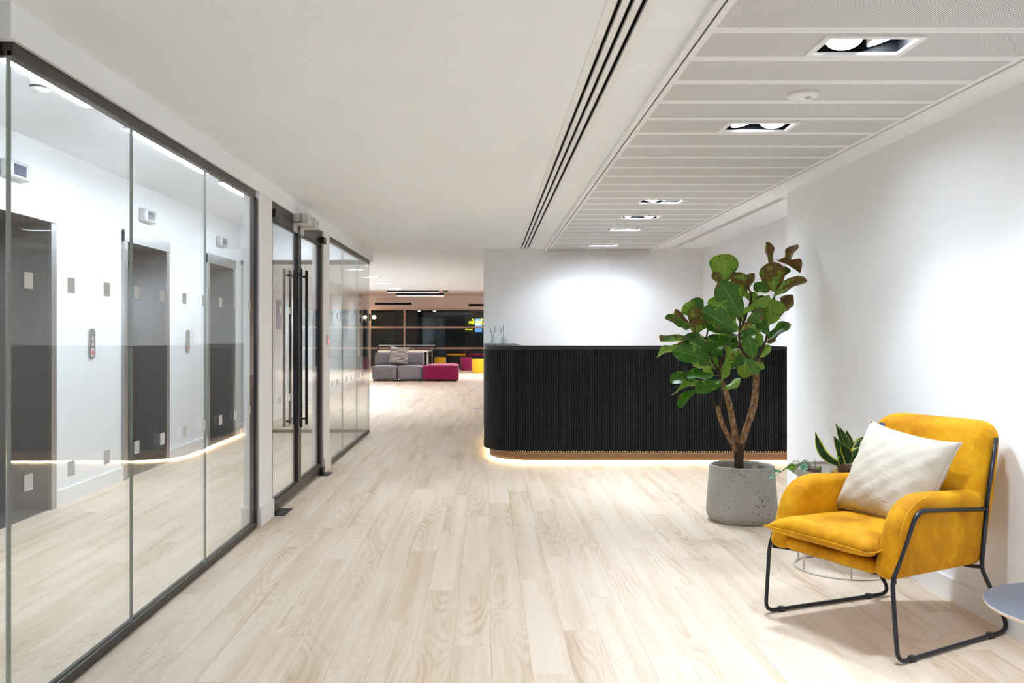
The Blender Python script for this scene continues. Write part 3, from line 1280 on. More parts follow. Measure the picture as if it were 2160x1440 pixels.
def twin_downlight(loc, label, tilts, power, zt, beams=True):
    r = thing('twin_downlight', loc, label, 'downlight', 'twin gimbal downlights')
    bm = BM()
    grid_slab(bm, -0.169, 0.169, -0.101, 0.101, -0.006, 0.003, [(-0.146, 0.146, -0.079, 0.079)])
    part('frame', bm, 'trim_white', r)
    bm = BM()
    for a in ((-0.152, -0.148, -0.085, 0.085), (0.148, 0.152, -0.085, 0.085), (-0.148, 0.148, -0.085, -0.081), (-0.148, 0.148, 0.081, 0.085)):
        box(bm, *a, 0.003, 0.14)
    box(bm, -0.152, 0.152, -0.085, 0.085, 0.14, 0.144)
    part('housing', bm, 'lamp_black', r)
    for s, tl in zip((-1, 1), tilts):
        bm = BM()
        d = Vector(tl).normalized()
        lathe(bm, [(0.035, 0.07), (0.052, 0.035), (0.062, 0.0), (0.058, -0.002), (0.056, 0.004)], 28)
        lm = part('lamp', bm, 'white_plastic', r, smooth=True, autosmooth=True)
        q = d.to_track_quat('-Z', 'Y').to_matrix().to_4x4()
        lm.matrix_local = Matrix.Translation((s * 0.070, 0, 0.022)) @ q
        bm = BM()
        lathe(bm, [(0.056, 0.004), (0, 0.001)], 20)
        part('lens', bm, 'lens_glow', lm, smooth=True)
        if beams:
            p = Vector(loc) + Vector((s * 0.070, 0, 0.022)) + d * 0.035
            spot('downlight_beam', p, d, power)
    return r


D0 = (0, 0, -1)
labels = {-12: 'added unseen for fill, last before the corridor end wall', -6: 'added unseen for fill, second from the corridor end wall',
          0: 'before the round sensor, one lamp tilted flat', 4: 'just beyond the round sensor above the armchair',
          12: 'in the panels just before the far round sensor', 15: 'in the panels just beyond the far round sensor',
          18: 'in the panels above the front of the desk', 23: 'in the panels closest to the wall behind the desk'}
tilts = {-12: ((0, 0, -1), (0.2, 0, -1)), -6: ((-0.15, 0, -1), (0.2, 0, -1)), 0: ((-0.15, -0.35, -1), (0.35, 0.05, -1)), 4: ((0.25, -0.15, -1), (-0.1, -0.3, -1)),
         12: ((-0.2, -0.3, -1), (0.4, 0.2, -1)), 15: ((0.3, -0.2, -1), (-0.2, -0.3, -1)), 18: ((0.3, -0.15, -1), (-0.05, 0.75, -1)), 23: ((-0.30, 0.42, -1), (0.30, 0.42, -1))}
for k in LIGHT_PANELS:
    twin_downlight((LX, PY0 + (k + 0.5) * PP, ZP), 'white framed twin downlight ' + labels[k], tilts[k], P_SPOT * (0.5 if k == 23 else 0.8 if k in (15, 18) else 1.0), ZP)
fl = ['first beyond the glass corner', 'second beyond the glass corner', 'third beyond the glass corner', 'last before the raised lounge ceiling']
for y, lb in zip(FAR_Y, fl):
    twin_downlight((-2.05, y, ZC), 'twin downlight in the plain white ceiling, ' + lb, ((0.2, -0.1, -1), (-0.55, 0.1, -1)), P_FAR, ZC)

for (x, y), lb in (((1.29, 3.60), 'flat round white sensor with green dot between the two nearest twin downlights'), ((1.30, 7.18), 'flat round white sensor before the downlights over the desk')):
    r = thing('ceiling_sensor', (x, y, ZP), lb, 'sensor')
    bm = BM()
    lathe(bm, [(0.063, -0.0005), (0.063, -0.010), (0.056, -0.016), (0.0, -0.018)], 36)
    part('disc', bm, 'white_plastic', r, smooth=True, autosmooth=True)
    bm = BM()
    lathe(bm, [(0.012, -0.016), (0.012, -0.021), (0, -0.022)], 14, (0.02, -0.01))
    part('detector_eye', bm, 'grey_plastic', r, smooth=True)
    bm = BM()
    lathe(bm, [(0.003, -0.017), (0.003, -0.0195), (0, -0.0195)], 8, (0.0, 0.01))
    part('status_light', bm, 'green_dot', r)

# ------------------------------------------------------------------ reception desk
DX0, DY0, DR = -0.035, 8.25, 0.50
path = [(DX0, YB - 0.005), (DX0, 9.6), (DX0, DY0 + DR)]
for i in range(1, 25):
    a = PI + (PI / 2) * i / 24
    path.append((DX0 + DR + DR * math.cos(a), DY0 + DR + DR * math.sin(a)))
path += [(1.5, DY0), (2.945, DY0)]
desk = thing('reception_desk', (1.2, 8.6, 0), 'black slatted reception desk with rounded corner and glowing warm plinth', 'reception desk')
bm = BM()
sweep(bm, path, -0.035, -0.012, 0.113, 1.09)
part('carcass', bm, 'slat_black', desk, world=True)
bm = BM()
sweep(bm, path, -0.012, 0.003, 1.066, 1.104)
part('top_band', bm, 'desk_cap', desk, world=True)
bm = BM()
sweep(bm, path, -0.36, -0.012, 1.088, 1.103)
part('counter_top', bm, 'desk_cap', desk, world=True)
bm = BM()
sweep(bm, path, -0.09, -0.055, 0.020, 0.113)
part('plinth', bm, 'plinth_bronze', desk, world=True)
bm = BM()
sweep(bm, path, -0.085, -0.052, 0.001, 0.019)
part('light_strip', bm, 'led_glow', desk, world=True)
bm = BM()
sweep(bm, path, -0.048, -0.040, 0.107, 0.1125)
part('under_strip', bm, 'led_soft', desk, world=True)
# slats
seglen = [0.0]
for a, b in zip(path, path[1:]):
    seglen.append(seglen[-1] + (Vector(b) - Vector(a)).length)
tot = seglen[-1]
bm = BM()
prism(bm, [(-0.0092, 0.0), (-0.0085, -0.0090), (-0.0055, -0.013), (0.0055, -0.013), (0.0085, -0.0090), (0.0092, 0.0)], 0.105, 1.066, 'z')
slat_me = mesh_of('slat', bm, 'slat_black')
s = 0.012
while s < tot - 0.008:
    i = max(j for j in range(len(seglen)) if seglen[j] <= s)
    i = min(i, len(path) - 2)
    t = (s - seglen[i]) / (seglen[i + 1] - seglen[i])
    a, b = Vector(path[i]), Vector(path[i + 1])
    p = a.lerp(b, t)
    # smooth normal
    if p.y < DY0 + DR - 1e-4 and p.x < DX0 + DR - 1e-4:
        nrm = (p - Vector((DX0 + DR, DY0 + DR))).normalized()
        p = Vector((DX0 + DR, DY0 + DR)) + nrm * DR
    else:
        d = (b - a).normalized()
        nrm = Vector((d.y, -d.x))
    ang = math.atan2(nrm.y, nrm.x) + PI / 2
    o = link('slat', slat_me, desk, (p.x - nrm.x * 0.012 - 1.2, p.y - nrm.y * 0.012 - 8.6, 0), (0, 0, ang))
    s += 0.024


def vase(kind, loc, label):
    r = thing('bud_vase', loc, label, 'vase')
    bm = BM()
    if kind == 'flask':
        lathe(bm, [(0, 0.0005), (0.030, 0.0005), (0.031, 0.012), (0.026, 0.03), (0.021, 0.05), (0.0205, 0.098), (0.022, 0.10), (0.019, 0.099), (0.019, 0.05), (0.024, 0.03), (0.028, 0.012), (0.027, 0.006), (0, 0.006)], 24)
    else:
        lathe(bm, [(0, 0.0005), (0.015, 0.0005), (0.030, 0.012), (0.038, 0.034), (0.033, 0.058), (0.018, 0.072), (0.010, 0.074), (0.018, 0.069), (0.031, 0.056), (0.0355, 0.034), (0.028, 0.014), (0.014, 0.005), (0, 0.005)], 28)
    part('glass_body', bm, 'vase_glass', r, smooth=True)
    sprigs = [(-0.022, 0.17), (0.026, 0.185)] if kind == 'flask' else [(-0.03, 0.175), (0.0, 0.205)]
    for dx, h in sprigs:
        bm = BM()
        q = [(0.0, 0, 0.012), (dx * 0.25, 0, h * 0.5), (dx, 0.0, h)]
        tube(bm, q, 0.0016, 5)
        st = part('stem', bm, 'stem_green', r)
        bm = BM()
        for i in range(7):
            t = i / 6
            c = Vector((dx * (0.72 + 0.28 * t), 0, h * (0.72 + 0.28 * t)))
            m4 = Matrix.Translation(c + Vector((0.0025 * (-1) ** i, 0.002 * (i % 3 - 1), 0)))
            bmesh.ops.create_icosphere(bm, subdivisions=1, radius=0.0048 - 0.002 * t, matrix=m4)
        part('flower_spike', bm, 'lavender', st, smooth=True)
    return r


vase('flask', (0.052, 8.86, 1.1035), 'clear straight glass bud vase with two dried lavender sprigs on the desk corner')
vase('globe', (0.160, 8.80, 1.1035), 'clear round glass bud vase with lavender beside the straight vase')

# ------------------------------------------------------------------ mustard armchair
th = -math.radians(64.0)
Sx, Rr = Vector((math.cos(th), math.sin(th), 0)), Vector((-math.sin(th), math.cos(th), 0))
CO = Vector((1.359, 3.531, 0))
chair = thing('armchair', CO, 'mustard velvet armchair on black wire sled frame by the white wall', 'armchair', rotz=th)
AO = 0.296    # outer face of the arms
AT = 0.096
KX = lambda y: 1.09 - 0.19 * y      # the seat is wider in front than at the back


def taper(bm):
    for v in bm.verts:
        v.co.x *= KX(v.co.y)
    return bm


for s in (1, -1):
    bm = BM()
    ol = fillet([(-0.016, 0.300), (0.080, 0.612), (0.56, 0.590), (0.60, 0.50), (0.56, 0.296)], [0.05, 0.15, 0.05, 0.05, 0.05], 9, True)
    pad(bm, [(p.x, p.y) for p in ol], s * (AO - AT), s * AO, 'x', 0.040, 6, 0.004)
    taper(bm)
    arm = part('arm', bm, 'mustard_velvet', chair, smooth=True)
    bm = BM()
    pts = []
    ol2 = fillet([(-0.016, 0.300, 0), (0.080, 0.612, 0), (0.56, 0.590, 0)], 0.15, 9)
    for i, p in enumerate(ol2):
        d = (ol2[min(i + 1, len(ol2) - 1)] - ol2[max(i - 1, 0)]).normalized()
        q = p + Vector((d.y, -d.x, 0)) * 0.0115
        if q.y > 0.315 and q.x < 0.52:
            pts.append((s * (AO - 0.0112) * KX(q.x), q.x, q.y))
    tube(bm, pts, 0.0011, 5)
    part('piping', bm, 'stitch', arm)
# back
yf = lambda z: 0.395 + 0.22 * z
bm = BM()
ol = fillet([(-0.286, 0.31), (-0.288, 0.60), (-0.276, 0.862), (0.276, 0.862), (0.288, 0.60), (0.286, 0.31)], [0.06, 0.1, 0.13, 0.095, 0.1, 0.06], 9, True)
pad(bm, [(p.x, p.y) for p in ol], 0.0, 0.125, 'y', 0.045, 6, 0.012)
for v in bm.verts:
    v.co.y += yf(v.co.z)
back = part('backrest', bm, 'mustard_velvet', chair, smooth=True)
for dxs in (0.240, 0.226):
    for s in (1, -1):
        bm = BM()
        z = 0.615
        while z < 0.80:
            p0, p1 = Vector((s * dxs, yf(z) - 0.0006, z)), Vector((s * dxs, yf(z + 0.006) - 0.0006, z + 0.006))
            tube(bm, [p0, p1], 0.0015, 4)
            z += 0.0095
        part('stitching', bm, 'stitch', back)
bm = BM()
box(bm, -0.206, 0.206, 0.000, 0.54, 0.306, 0.356, bev=0.020, seg=4)
taper(bm)
part('seat_base', bm, 'mustard_velvet', chair, smooth=True, autosmooth=True)
# seat cushion: box cushion with knife corners that spread in front of the arms
bm = BM()
nx, ny = 18, 22
y0, y1 = -0.074, 0.500
zm = 0.404


def cush(u, v):
    y = (y0 + y1) / 2 + v * (y1 - y0) / 2 * (1 - 0.05 * (1 - u * u))
    t = min(1.0, max(0.0, (0.075 - y) / 0.10))
    hw = 0.202 * KX(y) + 0.045 * t * t * (3 - 2 * t)
    return u * hw, y


T, B = {}, {}
for i in range(nx + 1):
    for j in range(ny + 1):
        u, v = -1 + 2 * i / nx, -1 + 2 * j / ny
        ex, ey = 1 - abs(u) ** 4, 1 - abs(v) ** 5
        e = (max(0, ex) * max(0, ey)) ** 0.45
        x, y = cush(u, v)
        T[i, j] = bm.verts.new((x, y, zm + 0.062 * e - 0.010 * (1 - abs(u)) * (1 - abs(v)) + 0.003 * math.sin(5 * u + 3 * v)))
        if i in (0, nx) or j in (0, ny):
            B[i, j] = T[i, j]
        else:
            B[i, j] = bm.verts.new((x, y, zm - 0.044 * e))
for i in range(nx):
    for j in range(ny):
        bm.faces.new((T[i, j], T[i + 1, j], T[i + 1, j + 1], T[i, j + 1]))
        bm.faces.new((B[i, j], B[i, j + 1], B[i + 1, j + 1], B[i + 1, j]))
seat = part('seat_cushion', bm, 'mustard_velvet', chair, smooth=True)
bm = BM()
ring = [(i, 0) for i in range(nx)] + [(nx, j) for j in range(ny)] + [(nx - i, ny) for i in range(nx)] + [(0, ny - j) for j in range(ny)]
tube(bm, [(*cush(-1 + 2 * i / nx, -1 + 2 * j / ny), zm) for i, j in ring], 0.0032, 6, closed=True)
part('piping', bm, 'mustard_velvet', seat, smooth=True)
# wire frame
for s in (1, -1):
    X = lambda y: s * 0.303 * KX(y)
    bm = BM()
    loop = [(X(.558), 0.558, 0.520), (X(.123), 0.123, 0.556), (s * 0.312, 0.0, 0.300), (s * 0.336, 0.0, 0.011), (s * 0.284, 0.722, 0.011), (X(.5), 0.520, 0.290), (X(.558), 0.558, 0.520)]
    pts = fillet(loop, [0, 0.05, 0.03, 0.05, 0.075, 0.03, 0], 6)
    tube(bm, pts, 0.0085, 10)
    sl = part('sled_leg', bm, 'chair_frame', chair, smooth=True)
    bm = BM()
    tube(bm, [(X(.558), 0.558, 0.518), (X(.562), 0.562, 0.56), (X(.62), 0.622, 0.80)], 0.0085, 10)
    part('back_upright', bm, 'chair_frame', chair, smooth=True)
    for yy in (0.085, 0.585):
        bm = BM()
        XF = s * (0.336 - 0.052 * yy / 0.722)
        box(bm, XF - 0.011, XF + 0.011, yy - 0.014, yy + 0.014, 0.0, 0.023, bev=0.003)
        part('glide', bm, 'black_plastic', sl)
for y, z in ((0.085, 0.290), (0.52, 0.287)):
    bm = BM()
    xx = 0.310 if y < 0.2 else 0.299
    tube(bm, fillet([(-xx, y - 0.07 if y < 0.2 else y, z + 0.008), (-0.25, y, z), (0.25, y, z), (xx, y - 0.07 if y < 0.2 else y, z + 0.008)], 0.03, 4), 0.0075, 8)
    part('cross_bar', bm, 'chair_frame', chair, smooth=True)
# cushion on the chair
bm = BM()
pillow(bm, 0.445, 0.42, 0.175, 26, 0.105, wr=0.005, seed=4)
cl = BM()
Lx = Vector((0.407, 0.0, -0.047)).normalized()
Ly = Vector((0.034, 0.162, 0.338)).normalized()
Ln = Lx.cross(Ly).normalized()
Ly = Ln.cross(Lx)
cen = Vector((0.016, 0.376, 0.622))
Rm = Matrix((Sx, Rr, Vector((0, 0, 1)))).transposed()
wx, wy, wn_ = Rm @ Lx, Rm @ Ly, Rm @ Ln
M4 = Matrix((wx, wy, wn_)).transposed().to_4x4()
M4.translation = CO + Rm @ cen
cu = thing('scatter_cushion', (0, 0, 0), 'plain cream square cushion leaning on the mustard armchair', 'cushion')
cu.matrix_world = M4
cc = part('cover', bm, 'cushion_cream', cu, smooth=True)
cl.free()
bm = BM()
n = 22
pts = []
for k in range(4 * n):
    if k < n:
        i, j = k, 0
    elif k < 2 * n:
        i, j = n, k - n
    elif k < 3 * n:
        i, j = 3 * n - k, n
    else:
        i, j = 0, 4 * n - k
    u, v = -1 + 2 * i / n, -1 + 2 * j / n
    pts.append((u * 0.2225 * (1 - 0.105 * (1 - abs(v) ** 2.5)), v * 0.21 * (1 - 0.105 * (1 - abs(u) ** 2.5)), 0))
tube(bm, pts, 0.0028, 6, closed=True)
part('piping', bm, 'cushion_cream', cu, smooth=True)
bm = BM()
box(bm, -0.172, -0.142, 0.196, 0.212, -0.001, 0.001)
part('fabric_tag', bm, 'screen_blue', cu)

# ------------------------------------------------------------------ fiddle leaf fig
PC = Vector((1.665, 5.76, 0))
fig = thing('potted_fiddle_leaf_fig', PC, 'tall fiddle leaf fig with browning leaves in a grey concrete pot', 'potted plant')
bm = BM()
lathe(bm, [(0, 0.001), (0.195, 0.001), (0.205, 0.006), (0.226, 0.045), (0.2275, 0.06), (0.224, 0.12), (0.2065, 0.352), (0.203, 0.362), (0.196, 0.364), (0.190, 0.358), (0.187, 0.34), (0.194, 0.24), (0.194, 0.22), (0, 0.22)], 64)
pot = part('pot', bm, 'concrete', fig, smooth=True, autosmooth=True)
bm = BM()
lathe(bm, [(0.19, 0.288), (0.12, 0.294), (0.05, 0.30), (0, 0.30)], 32)
rr = random.Random(3)
for v in bm.verts:
    v.co.z += rr.uniform(-0.006, 0.006)
part('soil', bm, 'soil', pot, smooth=True)
bm = BM()
prism(bm, [(-0.02, 0), (0.022, 0), (0.026, 0.07), (0.012, 0.085), (-0.006, 0.08), (-0.016, 0.05)], -0.0006, 0.0006, 'y')
o = part('plant_label', bm, 'cushion_cream', fig)
o.location = (0.055, -0.05, 0.29)
o.rotation_euler = (0.1, 0.1, 0.2)

ZS = 3.6917


def fp(x, y, d=0.0):
    """pixel in the enlarged crop of the plant -> world, d = metres nearer(-)/further(+) than the pot's axis"""
    return px(1360 + x / ZS, 490 + y / ZS, PC.y + d)


def trunk(name, pts, rs, mat, world_pts=True):
    bm = BM()
    P = [p - PC for p in pts]
    # refine with catmull
    Q, RS = [], []
    for i in range(len(P) - 1):
        p0, p1, p2, p3 = P[max(i - 1, 0)], P[i], P[i + 1], P[min(i + 2, len(P) - 1)]
        for k in range(5):
            t = k / 5
            Q.append(0.5 * ((2 * p1) + (p2 - p0) * t + (2 * p0 - 5 * p1 + 4 * p2 - p3) * t * t + (3 * p1 - p0 - 3 * p2 + p3) * t ** 3))
            RS.append((rs[i] * (1 - t) + rs[i + 1] * t) * (1 + 0.07 * math.sin(i * 9 + k * 2.3)))
    Q.append(P[-1])
    RS.append(rs[-1])
    tube(bm, Q, RS, 12)
    return part(name, bm, mat, fig, smooth=True)


def zp(x, y, d=0.0):
    """the crop of the pot (4.114x, origin 1420,780)"""
    return px(1420 + x / 4.114, 780 + y / 4.114, PC.y + d)


trunk('trunk', [zp(572, 905), zp(570, 800), zp(572, 700), zp(585, 640)], [0.030, 0.030, 0.034, 0.026], 'bark_dark')
trunk('stem', [zp(560, 720), zp(520, 650, -0.01), zp(450, 520, -0.02), zp(405, 410, -0.03), zp(385, 310, -0.03)], [0.020, 0.017, 0.016, 0.015, 0.014], 'bark')
trunk('stem', [zp(572, 690, 0.01), zp(545, 600, 0.02), zp(515, 440, 0.03), zp(480, 270, 0.03), zp(440, 150, 0.02), zp(395, 20, 0.01)], [0.024, 0.021, 0.021, 0.020, 0.017, 0.010], 'bark')
trunk('stem', [zp(590, 670), zp(610, 580, -0.01), zp(660, 440, -0.02), zp(700, 300, -0.02), zp(718, 150, 0.0), zp(722, 30, 0.02), fp(890, 980, 0.02)], [0.024, 0.022, 0.022, 0.022, 0.020, 0.019, 0.013], 'bark')
tw = [[(600, 1200, .02), (575, 1090, .0), (530, 1010, -.02), (490, 930, -.02), (480, 830, -.02), (490, 740, 0), (450, 640, 0)],
      [(575, 1090, 0), (600, 1000, -.03), (640, 900, -.05), (700, 830, -.05)],
      [(890, 980, .02), (915, 900, .0), (945, 830, 0), (960, 740, .0), (985, 640, .02), (1010, 500, .02), (1030, 380, .02), (1010, 240, .03)],
      [(880, 990, 0), (800, 970, -.05), (750, 900, -.08), (735, 800, -.09), (745, 650, -.08), (720, 520, -.03), (690, 420, 0)],
      [(735, 800, -.09), (790, 640, -.04), (830, 500, 0.02), (800, 420, .03)],
      [(480, 830, -.02), (400, 790, .03), (350, 720, .04)],
      [(385 * ZS / 4.114 + 0, 0, 0)][:0]]
for q in tw:
    if len(q) > 1:
        trunk('twig', [fp(*a) for a in q], [0.009 * (1 - 0.6 * i / len(q)) for i in range(len(q))], 'bark_dark')
trunk('twig', [zp(385, 310, -.03), zp(340, 260, -.04), zp(320, 230, -.05)], [0.005, 0.004, 0.004], 'bark_dark')
trunk('twig', [zp(405, 320, -.03), zp(425, 240, -.03), zp(430, 190, -.02)], [0.006, 0.005, 0.004], 'bark_dark')

WT = [(0.0, 0.04), (0.05, 0.24), (0.12, 0.46), (0.22, 0.63), (0.34, 0.72), (0.46, 0.83), (0.58, 0.96), (0.67, 1.0), (0.76, 0.95), (0.84, 0.83), (0.90, 0.68), (0.95, 0.49), (0.985, 0.28), (1.0, 0.06)]


def leaf_mesh(seed, bend, fold, wave, curl):
    rr = random.Random(seed)
    bm = BM()
    uvl = bm.loops.layers.uv.new('UVMap')
    NV = 8
    ph = rr.uniform(0, 6)
    asym = rr.uniform(-0.06, 0.06)
    side = rr.uniform(-0.06, 0.06)
    rows = {0: [], 1: []}
    uvs = {}
    for t, wd in WT:
        for sd in (0, 1):
            row = []
            for j in range(NV + 1):
                v = -1 + 2 * j / NV
                hw = 0.5 * wd * (1 + asym * v)
                x = hw * v * (1 - 0.10 * curl * v * v) + side * math.sin(PI * t)
                z = -bend * (t - 0.3) ** 2 + fold * abs(v) * wd + wave * abs(v) ** 1.5 * math.sin(11 * t + ph + (2.1 if v > 0 else 0)) + curl * 0.22 * (v * v) * wd * t
                z -= 0.0035 * sd if (0 < j < NV and 0.0 < t < 1.0) else 0.0
                vt = bm.verts.new((x, t, z))
                uvs[vt] = (t, (v + 1) / 2)
                row.append(vt)
            rows[sd].append(row)
    for sd in (0, 1):
        for A, B in zip(rows[sd], rows[sd][1:]):
            for j in range(NV):
                q = (A[j], A[j + 1], B[j + 1], B[j])
                f = bm.faces.new(q if sd == 0 else q[::-1])
                f.material_index = sd
    z0 = -bend * 0.09
    st = len(bm.verts)
    tube(bm, [(0, -0.13, z0 - 0.01), (0, 0.0, z0), (0, 0.35, -bend * 0.0025 - 0.006)], [0.012, 0.013, 0.006], 5, mi=1)
    for f in bm.faces:
        for lp in f.loops:
            lp[uvl].uv = uvs.get(lp.vert, (0.3, 0.5))
    me = bpy.data.meshes.new('leaf')
    bm.to_mesh(me)
    bm.free()
    me.materials.append(MATS['leaf_top'])
    me.materials.append(MATS['leaf_under'])
    me.polygons.foreach_set('use_smooth', [True] * len(me.polygons))
    return me


LM = [leaf_mesh(1, 0.30, 0.10, 0.040, 0.2), leaf_mesh(2, 0.15, 0.06, 0.055, 0.5), leaf_mesh(3, 0.45, 0.14, 0.045, -0.2), leaf_mesh(4, -0.25, 0.08, 0.05, 0.7), leaf_mesh(5, 0.2, 0.2, 0.08, 1.6)]
# base x,y  tip x,y  apparent width  side facing us (0 upper dark, 1 pale underside)  depth of base  tip depth change  brownness
LEAVES = [
    (615, 385, 640, 172, 235, 1, .06, .02, .18), (700, 470, 765, 318, 165, 1, .02, .02, .42), (600, 410, 535, 310, 70, 1, .04, .03, .45),
    (790, 445, 852, 320, 95, 1, .03, .0, .85), (745, 650, 585, 390, 205, 0, -.10, -.03, .05), (730, 765, 450, 600, 175, 0, -.11, -.04, .10),
    (620, 590, 495, 535, 105, 1, .10, .04, .05), (985, 250, 930, 80, 75, 1, .0, .02, .55), (1100, 245, 1170, 84, 80, 0, .0, .04, .60),
    (1040, 215, 1215, 308, 65, 1, .02, -.04, .85), (1010, 465, 985, 240, 195, 1, -.06, .04, .46), (970, 455, 848, 385, 105, 0, -.06, -.05, .08),
    (1005, 500, 1248, 352, 85, 1, -.03, -.05, .42), (1085, 615, 1150, 490, 135, 1, .0, .02, .95), (965, 720, 975, 525, 225, 1, -.03, .03, .08),
    (755, 625, 955, 470, 85, 1, -.10, -.02, .08), (795, 705, 918, 615, 105, 0, -.09, -.03, .28), (450, 640, 375, 512, 130, 0, .05, .05, .05),
    (395, 655, 315, 555, 125, 1, .03, .02, .12), (395, 795, 425, 585, 165, 1, -.03, -.02, .40), (335, 705, 240, 598, 85, 1, .05, .04, .88),
    (350, 745, 165, 655, 80, 0, .0, -.03, .18), (400, 765, 492, 668, 90, 1, .03, .04, .15), (400, 815, 125, 880, 62, 0, -.05, -.09, .22),
    (490, 955, 320, 805, 150, 0, -.04, -.05, .15), (275, 890, 90, 955, 62, 1, -.09, -.06, .15), (515, 1012, 245, 895, 160, 0, -.06, -.08, .12),
    (525, 1055, 370, 1050, 55, 1, .0, .03, .02), (400, 1145, 200, 1142, 95, 0, -.06, -.05, .05), (542, 1112, 330, 1118, 85, 0, -.04, -.06, .05),
    (440, 1172, 198, 1230, 62, 1, -.04, -.07, .10), (592, 1150, 400, 1265, 130, 0, -.03, -.08, .05), (412, 1215, 262, 1350, 70, 0, -.08, -.05, .05),
    (600, 1150, 662, 880, 95, 1, -.05, -.03, .05), (610, 1218, 752, 1150, 62, 1, .0, -.03, .03), (640, 1062, 782, 990, 95, 0, -.02, .03, .05),
    (765, 955, 785, 1132, 145, 1, .08, .03, .15), (792, 968, 882, 1102, 95, 0, -.04, -.03, .03), (692, 862, 488, 835, 100, 0, -.09, -.05, .08),
    (735, 805, 478, 782, 75, 0, -.07, -.06, .05), (842, 962, 800, 818, 135, 0, -.05, -.05, .05), (955, 838, 1132, 708, 90, 0, .0, -.06, .22),
    (905, 885, 882, 785, 65, 1, .05, .02, .05), (902, 972, 988, 880, 72, 1, .0, .02, .12), (948, 862, 1022, 810, 62, 1, .03, .02, .9),
    (522, 985, 560, 850, 130, 0, .0, .03, .05), (762, 855, 825, 735, 110, 0, -.02, .03, .05), (690, 975, 742, 895, 85, 1, .02, .03, .25),
    (748, 765, 832, 705, 55, 1, -.11, -.02, .45), (765, 705, 735, 585, 110, 1, -.03, .03, .20), (962, 795, 898, 680, 85, 0, -.03, .0, .08),
    (562, 1075, 525, 960, 85, 1, .03, .03, .15), (852, 545, 830, 465, 95, 1, .03, .03, .10), (1060, 340, 1122, 275, 75, 0, .02, .02, .15),
    (330, 760, 300, 690, 70, 1, .06, .03, .30), (880, 760, 930, 640, 100, 0, .03, .03, .05), (640, 830, 600, 740, 90, 0, .02, .05, .05),
    (330, 1270, 300, 1310, 40, 0, .0, .03, .05), (275, 1000, 262, 950, 40, 1, .0, .02, .9), (910, 1010, 905, 1070, 60, 1, .06, .02, .05),
    (690, 720, 640, 600, 120, 1, .0, .04, .05), (720, 560, 650, 470, 120, 1, .04, .04, .05), (830, 620, 900, 520, 110, 0, .0, .04, .08),
    (540, 720, 470, 640, 110, 1, .05, .05, .08), (600, 960, 500, 880, 120, 0, .03, .03, .05), (720, 900, 640, 800, 120, 0, -.03, .05, .05),
    (860, 880, 800, 980, 110, 0, .02, .02, .05), (820, 800, 880, 700, 110, 1, .05, .05, .05), (930, 600, 870, 500, 110, 0, .03, .03, .05),
    (460, 1040, 520, 1130, 80, 1, .05, .03, .12), (420, 900, 360, 960, 90, 0, .04, .02, .05), (650, 1000, 730, 920, 100, 1, .05, .03, .05),
    (780, 500, 740, 400, 110, 1, .06, .03, .25), (980, 440, 1090, 400, 80, 0, .03, .02, .3), (560, 880, 470, 960, 110, 0, .02, .02, .05)]
CAM = Vector((0, 0, HC))
rr = random.Random(21)
for i, (bx, by, tx, ty, wd, side, d0, dd, br) in enumerate(LEAVES):
    Bp, Tp = fp(bx, by, d0), fp(tx, ty, d0 + dd)
    e = Tp - Bp
    L = e.length
    e.normalize()
    wv = wd / ZS * PC.y / F
    real = max(wv * 1.03, 0.60 * L)
    tilt = math.acos(min(1.0, wv / real)) * (1 if rr.random() < 0.5 else -1)
    c = (CAM - Bp).normalized()
    n0 = (c - e * c.dot(e)).normalized()
    n0 = Matrix.Rotation(tilt, 3, e) @ n0
    if n0.z < 0 and side == 0 and abs(tilt) > 0.3:
        n0 = (c - e * c.dot(e)).normalized()
        n0 = Matrix.Rotation(-tilt, 3, e) @ n0
    z = n0 if side == 0 else -n0
    x = e.cross(z).normalized()
    me = LM[4] if br > 0.8 else LM[i % 4]
    o = bpy.data.objects.new('leaf', me)
    COL.objects.link(o)
    o.parent = fig
    o.color = (br, rr.random(), rr.random(), 1)
    m = Matrix((x * real, e * L, z * L * 0.75)).transposed().to_4x4()
    m.translation = Bp - PC
    o.matrix_local = m

# ------------------------------------------------------------------ round wire table, its two plants
TC = Vector((1.852, 4.58, 0))
tb = thing('round_side_table', TC, 'round taupe tray table on a cream wire drum base behind the armchair', 'side table')
bm = BM()
tube(bm, [(0.240 * math.cos(q), 0.240 * math.sin(q), 0.006) for q in [2 * PI * i / 48 for i in range(48)]], 0.006, 8, closed=True)
part('base_ring', bm, 'wire_cream', tb, smooth=True)
bm = BM()
tube(bm, [(0.240 * math.cos(q), 0.240 * math.sin(q), 0.488) for q in [2 * PI * i / 48 for i in range(48)]], 0.005, 8, closed=True)
part('top_ring', bm, 'wire_cream', tb, smooth=True)
for i in range(6):
    q = math.radians(-103 + 60 * i)
    bm = BM()
    tube(bm, [(0.240 * math.cos(q), 0.240 * math.sin(q), 0.006), (0.240 * math.cos(q), 0.240 * math.sin(q), 0.488)], 0.0055, 8)
    part('upright', bm, 'wire_cream', tb, smooth=True)
bm = BM()
lathe(bm, [(0, 0.494), (0.246, 0.494), (0.250, 0.498), (0.250, 0.518), (0.246, 0.518), (0.244, 0.504), (0, 0.504)], 48)
part('tray_top', bm, 'table_taupe', tb, smooth=True, autosmooth=True)

